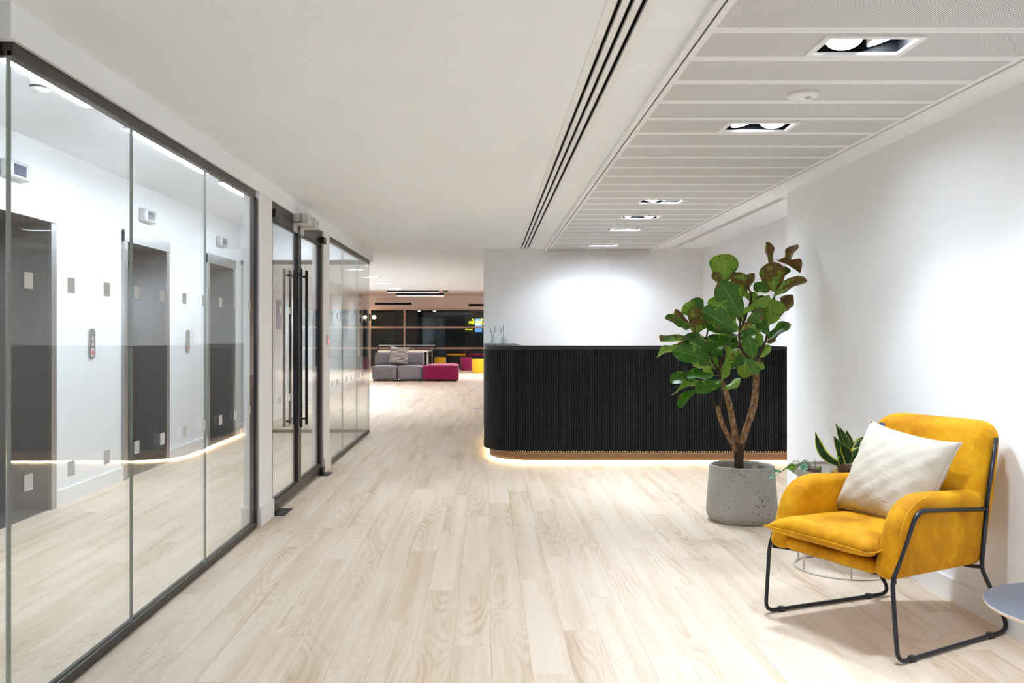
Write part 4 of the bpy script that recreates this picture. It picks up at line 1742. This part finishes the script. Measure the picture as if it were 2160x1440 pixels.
sp_loc = Vector((1.86, 4.50, 0.5045))
sn = thing('potted_snake_plant', sp_loc, 'snake plant with yellow edged upright leaves in a small pot on the tray table', 'potted plant')
bm = BM()
lathe(bm, [(0, 0.0), (0.055, 0.0), (0.062, 0.006), (0.072, 0.055), (0.070, 0.058), (0.066, 0.055), (0.062, 0.045), (0, 0.045)], 32)
part('pot', bm, 'brown_pot', sn, smooth=True, autosmooth=True)
bm = BM()
lathe(bm, [(0, 0.0001), (0.085, 0.0001), (0.10, 0.010), (0.098, 0.013), (0.083, 0.004), (0, 0.004)], 32)
part('saucer', bm, 'brass_pot', sn, smooth=True)


def blade(root, base, tip, w, bow, mat, tw=0.0, name='leaf', n=10, face=None):
    bm = BM()
    uvl = bm.loops.layers.uv.new('UVMap')
    base, tip = Vector(base), Vector(tip)
    ax = (tip - base)
    L = ax.length
    side = Vector((math.cos(tw), math.sin(tw), 0)) if face is None else ax.cross(Vector(face))
    side = (side - ax.normalized() * side.dot(ax.normalized())).normalized()
    nor = ax.normalized().cross(side)
    rows, uvd = [], {}
    for i in range(n + 1):
        t = i / n
        hw = w * (0.55 + 0.9 * t - 1.0 * t * t) * (1 if t < 0.72 else max(0.02, 1 - ((t - 0.72) / 0.28) ** 1.5)) * 0.9
        c = base + ax * t + Vector(bow) * math.sin(PI * t) + Vector((0, 0, -0.0))
        row = []
        for j in range(5):
            v = -1 + j / 2
            p = c + side * (hw * v) + nor * (0.35 * hw * v * v)
            vt = bm.verts.new(p)
            uvd[vt] = (t, (v + 1) / 2)
            row.append(vt)
        rows.append(row)
    for A, B in zip(rows, rows[1:]):
        for j in range(4):
            f = bm.faces.new((A[j], A[j + 1], B[j + 1], B[j]))
            for lp in f.loops:
                lp[uvl].uv = uvd[lp.vert]
    gm = bmesh.ops.solidify(bm, geom=list(bm.faces), thickness=0.0016)
    return part(name, bm, mat, root, smooth=True)


def sp_px(x, y, d=0.0):
    """crop 1700,880 at 6x"""
    return px(1700 + x / 6, 880 + y / 6, sp_loc.y + d) - sp_loc


for b, t, wd, bow, d in (((395, 690), (118, 178), 75, (-0.025, 0, -0.03), -.02), ((420, 690), (352, 232), 62, (0.015, 0, 0), .01), ((470, 690), (372, 68), 50, (0.02, 0, 0), .04),
                         ((500, 690), (420, 110), 55, (0.03, 0, 0), .03), ((505, 695), (450, 330), 90, (0.02, 0, 0), -.05), ((545, 690), (515, 160), 70, (0.012, 0, 0), .05),
                         ((560, 690), (690, 270), 66, (0, 0, 0), .02), ((575, 690), (800, 220), 70, (-0.02, 0, 0.02), .06), ((590, 690), (820, 320), 80, (-0.02, 0, .02), .03),
                         ((600, 700), (790, 400), 90, (-0.02, 0, .02), -.02), ((430, 700), (455, 475), 55, (-0.008, 0, 0), -.07), ((600, 700), (585, 600), 30, (0, 0, 0), -.07)):
    B0 = sp_px(b[0], b[1], d * 0.4)
    B0 = Vector((max(-0.05, min(0.05, B0.x)), max(-0.04, min(0.04, B0.y)), 0.04))
    blade(sn, B0, sp_px(t[0], t[1], d), wd / 6 * sp_loc.y / F / 2 * 2.3, bow, 'snake_leaf', tw=rr.uniform(-0.4, 0.4) - 0.35)

po_loc = Vector((1.69, 4.56, 0.5045))
po = thing('potted_satin_pothos', po_loc, 'small trailing plant with silver speckled leaves spilling over the tray table', 'potted plant')
bm = BM()
lathe(bm, [(0, 0), (0.035, 0), (0.042, 0.022), (0.039, 0.022), (0.036, 0.016), (0, 0.016)], 24)
part('pot', bm, 'brown_pot', po, smooth=True, autosmooth=True)
for (bx, by), (tx, ty), wd, mt, d in (((1058, 330), (790, 375), 125, 'young_leaf', -.02), ((1080, 345), (1330, 190), 40, 'pothos_leaf', 0), ((1195, 370), (1435, 350), 125, 'pothos_leaf', -.03),
                                      ((1640, 440), (1800, 330), 70, 'young_leaf', 0), ((640, 470), (360, 455), 60, 'pothos_leaf', -.05), ((480, 590), (285, 650), 80, 'pothos_leaf', -.06), ((1000, 480), (900, 400), 60, 'pothos_leaf', -.03)):
    q = lambda x, y: px(1600 + x / 13.5, 960 + y / 13.5, po_loc.y + d) - po_loc
    B0, T0 = q(bx, by), q(tx, ty)
    lf = blade(po, B0, T0, wd / 13.5 * po_loc.y / F / 2 * 2.1, (0, 0, 0.004), mt, face=(0.2, 1.0, -0.25), n=8)
    bm = BM()
    tube(bm, [(0.01 * (1 if B0.x > 0 else -1), 0, 0.014), Vector((B0.x * 0.5, B0.y * 0.5, max(B0.z, 0.05) + 0.012)), B0], 0.0016, 5)
    part('leaf_stalk', bm, 'stem_green', lf)

# second table at the right edge
T2 = Vector((1.758, 2.553, 0))
t2 = thing('low_round_table', T2, 'low round table with slate grey top and pale plywood edge before the armchair', 'side table')
bm = BM()
lathe(bm, [(0, 0.4195), (0.277, 0.4195), (0.279, 0.418)], 64, mi=0)
lathe(bm, [(0.279, 0.418), (0.28, 0.416), (0.276, 0.408), (0.27, 0.405), (0, 0.405)], 64, mi=1)
part('table_top', bm, ['table_grey', 'ply_edge'], t2, smooth=True, autosmooth=True)
for i in range(3):
    q = math.radians(20 + 120 * i)
    bm = BM()
    tube(bm, [(0.06 * math.cos(q), 0.06 * math.sin(q), 0.406), (0.20 * math.cos(q), 0.20 * math.sin(q), 0.0)], 0.009, 8)
    part('leg', bm, 'black_metal', t2, smooth=True)
bm = BM()
box(bm, -0.010, 0.012, 0.030, 0.042, 0.4195, 0.420)
part('printed_mark', bm, 'white_plastic', t2, loc=(-0.01, 0.0, 0.0))

# ------------------------------------------------------------------ floor box, wall notice, sign
r = thing('floor_box', (-0.155, 14.3, 0), 'grey floor socket box lid beside the desk', 'floor box')
bm = BM()
box(bm, -0.075, 0.075, -0.10, 0.10, 0.0003, 0.006)
part('lid', bm, 'grey_plastic', r)
bm = BM()
box(bm, -0.05, 0.05, -0.02, 0.02, 0.006, 0.008)
part('cable_flap', bm, 'ink_dark', r)

r = thing('wall_notice', (XL, 12.78, 1.28), 'pale blue information notice on the left wall beyond the lift lobby', 'notice')
bm = BM()
box(bm, 0.0005, 0.004, -0.17, 0.17, 0.0, 0.43)
part('sheet', bm, 'notice_blue', r)
for i, (a, b) in enumerate(((0.36, 0.12), (0.33, 0.06), (0.29, 0.10), (0.26, 0.09), (0.22, 0.11), (0.06, 0.02))):
    bm = BM()
    box(bm, 0.004, 0.0046, -0.13, -0.13 + 0.05 + b, a, a + 0.010)
    part('printed_line', bm, 'screen_blue', r)
r = thing('direction_sign', (XL, 20.95, 1.5), 'column of small dark wayfinding letters at the end of the left wall', 'sign')
for i in range(4):
    for j in range(3):
        bm = BM()
        x = -0.20 + 0.14 * j
        z = 0.56 - i * 0.19
        pts = fillet([(0.004, x, z), (0.004, x + 0.03, z + 0.10), (0.004, x + 0.06, z), (0.004, x + 0.09, z + 0.10)], 0.02, 3)
        tube(bm, pts, 0.009, 5)
        part('letter', bm, 'ink_dark', r)

# ------------------------------------------------------------------ lounge furniture


def sofa_unit(x, label):
    r = thing('sofa_unit', (x, 22.5, 0), label, 'sofa', 'grey modular sofa units')
    bm = BM()
    soft_box(bm, -0.322, 0.322, 0.0, 0.86, 0.035, 0.385, 0.045, crown=0.022)
    part('seat', bm, 'sofa_grey', r, smooth=True)
    bm = BM()
    soft_box(bm, -0.318, 0.318, 0.60, 0.87, 0.36, 0.72, 0.05)
    part('backrest', bm, 'sofa_grey', r, smooth=True)
    for sx in (-1, 1):
        for yy in (0.08, 0.78):
            bm = BM()
            lathe(bm, [(0, 0), (0.022, 0), (0.025, 0.04), (0, 0.04)], 10, (sx * 0.26, yy))
            part('foot', bm, 'black_plastic', r)
    return r


sofa_unit(-2.64, 'grey modular sofa seat against the glass end, striped cushion half on it')
sofa_unit(-1.985, 'grey modular sofa seat next to the magenta pouf block')
bm = BM()
pillow(bm, 0.52, 0.50, 0.17, 14, 0.11, wr=0.006, seed=9)
o = part('striped_cushion', bm, 'striped_fabric', smooth=True)
o.location = (-2.31, 22.98, 0.645)
o.rotation_euler = (math.radians(72), math.radians(4), math.radians(0))
tag(o, 'white cushion with dark stripes leaning on the grey sofa', 'cushion')


def block(x0, x1, y0, y1, h, mat, name, label, cat, group=None):
    r = thing(name, ((x0 + x1) / 2, (y0 + y1) / 2, 0), label, cat, group)
    bm = BM()
    soft_box(bm, x0, x1, y0, y1, 0.025, h, 0.035, crown=0.01)
    part('upholstery', bm, mat, r, smooth=True, world=True)
    for x in (x0 + 0.07, x1 - 0.07):
        for y in (y0 + 0.07, y1 - 0.07):
            bm = BM()
            lathe(bm, [(0, 0), (0.02, 0), (0.022, 0.03), (0, 0.03)], 10, (x, y))
            part('foot', bm, 'black_plastic', r, world=True)


block(-1.655, -0.745, 22.45, 23.35, 0.40, 'magenta_fabric', 'ottoman', 'large square magenta ottoman joined to the grey sofa', 'ottoman')
block(-1.60, -0.78, 23.38, 24.25, 0.395, 'magenta_fabric', 'ottoman', 'magenta ottoman standing behind the large square one', 'ottoman')


def pouf(x, y, mat, label):
    r = thing('pouf', (x, y, 0), label, 'pouf', 'round poufs in the lounge')
    bm = BM()
    lathe(bm, [(0, 0.012), (0.195, 0.012), (0.203, 0.025), (0.203, 0.405), (0.196, 0.425), (0.17, 0.432), (0, 0.436)], 32)
    part('upholstery', bm, mat, r, smooth=True, autosmooth=True)
    bm = BM()
    lathe(bm, [(0, 0.0), (0.18, 0.0), (0.18, 0.012)], 24)
    part('base', bm, 'black_plastic', r)


pouf(-1.58, 29.5, 'yellow_fabric', 'round yellow pouf by the table tennis table in front of the bench')
pouf(-0.70, 29.2, 'magenta_fabric', 'round magenta pouf beside the black bench')
pouf(-0.28, 27.3, 'yellow_fabric', 'round yellow pouf in front of the magenta pouf')
pouf(-3.98, 28.2, 'magenta_fabric', 'round magenta pouf left of the table tennis table')

b = thing('window_bench', (-0.6, 30.6, 0), 'long low black bench below the dark lounge windows', 'bench')
bm = BM()
box(bm, -2.6, 2.6, 30.32, 30.86, 0.0, 0.42)
part('base', bm, 'bench_black', b, world=True)
bm = BM()
box(bm, -2.62, 2.62, 30.30, 30.88, 0.42, 0.455)
part('seat_board', bm, 'bench_black', b, world=True)
for x, mat, lb in ((-1.08, 'yellow_fabric', 'flat yellow seat pad on the black bench'), (-0.30, 'magenta_fabric', 'flat magenta seat pad on the black bench beside the yellow pad'), (0.55, 'yellow_fabric', 'flat yellow seat pad on the bench behind the desk wall')):
    bm = BM()
    soft_box(bm, -0.33, 0.33, -0.24, 0.24, 0.0, 0.062, 0.025)
    o = part('seat_pad', bm, mat, smooth=True)
    o.location = (x, 30.58, 0.4555)
    tag(o, lb, 'seat pad', 'seat pads on the window bench')

# table tennis table
tt = thing('table_tennis_table', (-2.59, 28.4, 0), 'blue table tennis table with net behind the grey sofa', 'games table')
ZT = 0.70
bm = BM()
box(bm, -3.35, -1.83, 27.03, 29.77, ZT - 0.012, ZT)
part('playing_top', bm, 'table_blue', tt, world=True)
bm = BM()
for a in ((-3.36, -3.335, 27.02, 29.78), (-1.845, -1.82, 27.02, 29.78), (-3.335, -1.845, 27.02, 27.045), (-3.335, -1.845, 29.755, 29.78)):
    box(bm, *a, ZT - 0.055, ZT + 0.0005)
part('top_frame', bm, 'wire_cream', tt, world=True)
for x in (-3.2, -1.98, -1.86):
    for y in (27.2, 29.6):
        bm = BM()
        tube(bm, [(x, y, 0.0), (x, y, ZT - 0.05)], 0.018, 8)
        part('leg', bm, 'wire_cream', tt, smooth=True, world=True)
nt = BM()
for i in range(92):
    box(nt, -3.50 + i * 0.02 - 0.001, -3.50 + i * 0.02 + 0.001, 28.399, 28.401, ZT + 0.001, ZT + 0.13)
for i in range(7):
    box(nt, -3.50, -1.68, 28.399, 28.401, ZT + 0.004 + i * 0.02, ZT + 0.006 + i * 0.02)
net = part('net', nt, 'black_plastic', tt, world=True)
net['kind'] = 'stuff'
bm = BM()
box(bm, -3.50, -1.68, 28.394, 28.406, ZT + 0.128, ZT + 0.15)
part('net_tape', bm, 'white_plastic', tt, world=True)
for x in (-3.51, -1.67):
    bm = BM()
    tube(bm, fillet([(x + (0.12 if x < -2 else -0.12), 28.4, ZT - 0.03), (x, 28.4, ZT - 0.03), (x, 28.4, ZT + 0.155)], 0.02, 3), 0.018, 8)
    part('net_post', bm, 'black_metal', tt, smooth=True, world=True)
r = thing('table_tennis_bat', (-2.46, 27.55, ZT + 0.001), 'wooden bat lying on the blue table', 'bat')
bm = BM()
lathe(bm, [(0, 0.0), (0.078, 0.0), (0.078, 0.012), (0, 0.012)], 20)
part('blade', bm, 'table_blue', r)
bm = BM()
box(bm, 0.07, 0.18, -0.012, 0.012, 0.0, 0.02, bev=0.004)
part('handle', bm, 'ply_edge', r)

# linear pendants
for x0, x1, y, lb in ((-2.70, -1.30, 23.6, 'black linear pendant light above the grey sofa'), (-2.69, -1.275, 26.0, 'black linear pendant light above the table tennis table')):
    r = thing('linear_pendant', ((x0 + x1) / 2, y, ZF), lb, 'pendant light', 'black linear pendants in the lounge')
    bm = BM()
    box(bm, x0, x1, y - 0.03, y + 0.03, 2.33, 2.41)
    part('housing', bm, 'black_metal', r, world=True)
    bm = BM()
    box(bm, x0 + 0.02, x1 - 0.01, y - 0.026, y + 0.026, 2.324, 2.33)
    part('diffuser', bm, 'pendant_glow', r, world=True)
    for x in (x0 + 0.2, x1 - 0.2):
        bm = BM()
        tube(bm, [(x, y, 2.41), (x, y, ZF)], 0.003, 5)
        part('wire', bm, 'black_metal', r, world=True)
for (x, y), lb in (((-3.4, 24.6), 'added unseen fill can on the lounge ceiling left of the sofa'), ((-0.25, 24.6), 'added unseen fill can on the lounge ceiling right of the ottoman'),
                   ((-5.6, 27.0), 'added unseen fill can at the left of the lounge ceiling'), ((1.6, 26.5), 'added unseen fill can on the lounge ceiling behind the desk wall')):
    r = thing('lounge_fill_can', (x, y, ZF), lb, 'downlight', 'added fill cans in the lounge')  # unseen cans, added only to brighten the lounge
    bm = BM()
    lathe(bm, [(0.0, -0.0005), (0.05, -0.0005), (0.05, -0.08), (0.044, -0.08), (0.044, -0.07)], 24)
    part('can', bm, 'white_plastic', r, smooth=True, autosmooth=True)
    bm = BM()
    lathe(bm, [(0.044, -0.07), (0, -0.072)], 24)
    part('lens', bm, 'pendant_glow', r)
    spot('lounge_fill_beam', (x, y, ZF - 0.09), D0, P_LOUNGE, 150, 0.9, 0.05, (0.86, 0.92, 1.0))

for (u0, u1, v), lb in (((790.5, 868, 640.5), 'long black slot grille in the wall band above the left window panes'), ((988, 1062, 643), 'long black slot grille in the wall band beside the desk wall')):
    a, c = px(u0, v, YW), px(u1, v, YW)
    r = thing('wall_grille', ((a.x + c.x) / 2, YW, a.z), lb, 'air vent')
    bm = BM()
    box(bm, a.x, c.x, YW - 0.012, YW, a.z - 0.034, a.z + 0.034)
    part('slot', bm, 'black_gap', r, world=True)
    bm = BM()
    box(bm, a.x - 0.01, c.x + 0.01, YW - 0.014, YW, a.z + 0.034, a.z + 0.040)
    box(bm, a.x - 0.01, c.x + 0.01, YW - 0.014, YW, a.z - 0.040, a.z - 0.034)
    part('rim', bm, 'black_metal', r, world=True)
r = thing('exit_sign', (-1.05, 22.0, ZF), 'small green hanging exit sign at the edge of the lounge', 'sign')
bm = BM()
box(bm, -0.065, 0.065, -0.012, 0.012, -0.29, -0.19)
part('panel', bm, 'exit_green', r)
bm = BM()
tube(bm, [(0, 0, -0.19), (0, 0, 0)], 0.004, 6)
part('rod', bm, 'grey_plastic', r)

# ------------------------------------------------------------------ lounge window
wn = thing('window_1', (-1.9, YW + 0.06, 0), 'wide dark lounge window with pale timber mullions and rails', 'window')
wn['kind'] = 'structure'
XV = [-7.9, -6.58, -5.36, -4.14, -2.92, 0.4, 1.62, 2.84, 3.95]
for x in XV:
    bm = BM()
    box(bm, x - 0.032, x + 0.032, YW, YW + 0.10, 0.0, 2.10)
    part('mullion', bm, 'mullion_wood', wn, world=True)
for z in (0.03, 0.70, 1.432, 2.075):
    for a, c in zip(XV, XV[1:]):
        bm = BM()
        box(bm, a + 0.032, c - 0.032, YW + 0.004, YW + 0.096, z - 0.032, z + 0.032)
        part('rail', bm, 'mullion_wood', wn, world=True)
for z0, z1 in ((0.062, 0.668), (0.732, 1.40), (1.464, 2.043)):
    for a, c in zip(XV, XV[1:]):
        bm = BM()
        box(bm, a + 0.032, c - 0.032, YW + 0.045, YW + 0.055, z0, z1)
        part('pane', bm, 'window_glass', wn, world=True)

# sconce on the mullion
sc_ = thing('globe_wall_light', (-4.14, YW, 1.79), 'black wall light with two glowing amber globes on the window mullion', 'wall light')
bm = BM()
box(bm, -0.03, 0.03, -0.03, -0.0005, -0.12, 0.12, bev=0.005)
part('backplate', bm, 'black_metal', sc_)
for s in (-1, 1):
    bm = BM()
    tube(bm, fillet([(0, -0.02, 0), (0, -0.10, 0), (s * 0.10, -0.10, 0)], 0.03, 4), 0.008, 8)
    part('arm', bm, 'black_metal', sc_, smooth=True)
    bm = BM()
    bmesh.ops.create_uvsphere(bm, u_segments=20, v_segments=12, radius=0.062, matrix=Matrix.Translation((s * 0.155, -0.10, 0)))
    part('globe', bm, 'globe_glow', sc_, smooth=True)

# ------------------------------------------------------------------ dark space beyond the window
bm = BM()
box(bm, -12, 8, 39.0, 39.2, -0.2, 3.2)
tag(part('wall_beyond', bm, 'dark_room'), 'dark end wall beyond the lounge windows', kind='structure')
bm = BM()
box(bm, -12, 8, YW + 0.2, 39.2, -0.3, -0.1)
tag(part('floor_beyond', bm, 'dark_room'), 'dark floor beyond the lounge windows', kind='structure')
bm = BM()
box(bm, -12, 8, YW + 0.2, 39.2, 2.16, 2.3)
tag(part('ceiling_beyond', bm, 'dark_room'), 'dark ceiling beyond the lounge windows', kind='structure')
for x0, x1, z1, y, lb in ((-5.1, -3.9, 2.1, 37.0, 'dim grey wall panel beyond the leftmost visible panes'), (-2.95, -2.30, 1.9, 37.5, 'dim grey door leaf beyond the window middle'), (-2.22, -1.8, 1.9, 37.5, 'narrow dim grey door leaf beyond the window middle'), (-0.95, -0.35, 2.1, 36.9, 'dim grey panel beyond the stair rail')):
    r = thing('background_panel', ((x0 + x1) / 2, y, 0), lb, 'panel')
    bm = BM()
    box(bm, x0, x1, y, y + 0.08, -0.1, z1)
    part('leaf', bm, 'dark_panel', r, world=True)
    bm = BM()
    box(bm, x0 - 0.05, x0, y - 0.01, y + 0.09, -0.1, z1 + 0.05)
    box(bm, x1, x1 + 0.05, y - 0.01, y + 0.09, -0.1, z1 + 0.05)
    part('frame', bm, 'black_plastic', r, world=True)
bw = thing('brick_pier', (-0.2, 36.0, -0.1), 'dark brick pier with yellow neon writing seen through the window', 'brick pier')
bm = BM()
box(bm, -0.82, 0.8, 36.02, 36.3, -0.1, 2.16)
part('mortar_core', bm, 'mortar', bw, world=True)
bm = BM()
box(bm, -0.105, 0.105, -0.02, 0.03, -0.0325, 0.0325)
bme = mesh_of('brick', bm, 'brick_a')
zz = 0.70
i = 0
while zz < 2.14:
    x = -0.70 + (0.1125 if i % 2 else 0.0)
    while x < 0.72:
        link('brick', bme, bw, (x + 0.2, 0.02, zz + 0.1 + 0.0))
        x += 0.222
    zz += 0.075
    i += 1
# neon: cursive tubes, written backwards as the photo shows it
ns = thing('neon_sign', (-0.3, 35.9, 1.55), 'yellow neon script sign on the dark brick pier', 'neon sign')
KN = 36 / F


def neon(pts, rad=0.012):
    bm = BM()
    P = [px(960 + x / 12, 640 + y / 12, 35.88) - Vector((-0.3, 35.9, 1.55)) for x, y in pts]
    tube(bm, fillet(P, 0.03, 3), rad, 6)
    part('tube', bm, 'neon_yellow', ns, smooth=True)


neon([(345, 515), (350, 460), (372, 450), (375, 515), (378, 455), (400, 450), (402, 520), (405, 455), (425, 450), (428, 520), (440, 460), (470, 455), (480, 500), (460, 525), (440, 500), (485, 470), (475, 390), (440, 385), (432, 410), (455, 440), (495, 520)])
neon([(530, 560), (545, 470), (575, 400), (560, 500), (590, 450), (600, 520), (620, 450), (635, 520), (655, 455), (670, 520), (660, 380), (705, 385), (690, 440), (660, 460), (715, 480), (712, 540), (675, 545)])
neon([(255, 670), (262, 632), (275, 670), (290, 632), (300, 672), (318, 636), (330, 672), (350, 640), (365, 672), (385, 640), (400, 670), (430, 640), (430, 672)])
r = thing('blue_poster_screen', (0, 35.95, 1.4), 'glowing blue poster screen on the brick pier', 'screen')
a, c = px(1002.5, 732, 35.9) * 1, px(1016.5, 672, 35.9)
r.location = ((a.x + c.x) / 2, 35.97, a.z)
bm = BM()
box(bm, a.x, c.x, 35.955, 35.99, px(1002, 700, 35.96).z, px(1002, 672, 35.96).z)
part('display', bm, 'screen_glow', r, world=True)
bm = BM()
pz = px(1002, 692, 35.95).z
tube(bm, fillet([(a.x + 0.04, 35.95, pz + 0.25), (a.x + 0.10, 35.95, pz + 0.1), (a.x + 0.16, 35.95, pz + 0.22), (a.x + 0.22, 35.95, pz + 0.12)], 0.04, 3), 0.018, 6)
part('pale_graphic', bm, 'screen_pale', r, world=True)
# stair with rail
st = thing('stair_rail', (-1.6, 34.0, -0.1), 'dark metal stair handrail beyond the window', 'handrail')
bm = BM()
pts = [px(937, 724, 34), px(958, 703.5, 34), px(987, 703.5, 34)]
tube(bm, pts, 0.03, 8)
part('handrail', bm, 'black_metal', st, world=True)
for u, v0 in ((958, 703), (985, 703)):
    bm = BM()
    p = px(u, v0, 34)
    tube(bm, [p, Vector((p.x, p.y, -0.1))], 0.022, 8)
    part('post', bm, 'black_metal', st, world=True)
for (u, v), Yd, lb in (((884, 657), 36.5, 'leftmost and deeper'), ((916.5, 657.7), 36.5, 'deeper, beside the door leaves'), ((911, 651), 33.3, 'nearer the glass over the door leaves'), ((947.5, 651), 33.3, 'nearer the glass before the stair rail')):
    p = px(u, v, Yd)
    r = thing('far_downlight', (p.x, Yd, 2.16), 'small round downlight beyond the dark window, ' + lb, 'downlight', 'downlights beyond the window')
    bm = BM()
    lathe(bm, [(0.085, -0.0005), (0.085, -0.012), (0.06, -0.012)], 20)
    part('ring', bm, 'grey_plastic', r)
    bm = BM()
    lathe(bm, [(0.06, -0.012), (0.03, -0.03), (0, -0.035)], 20)
    part('lens', bm, 'far_glow', r, smooth=True)
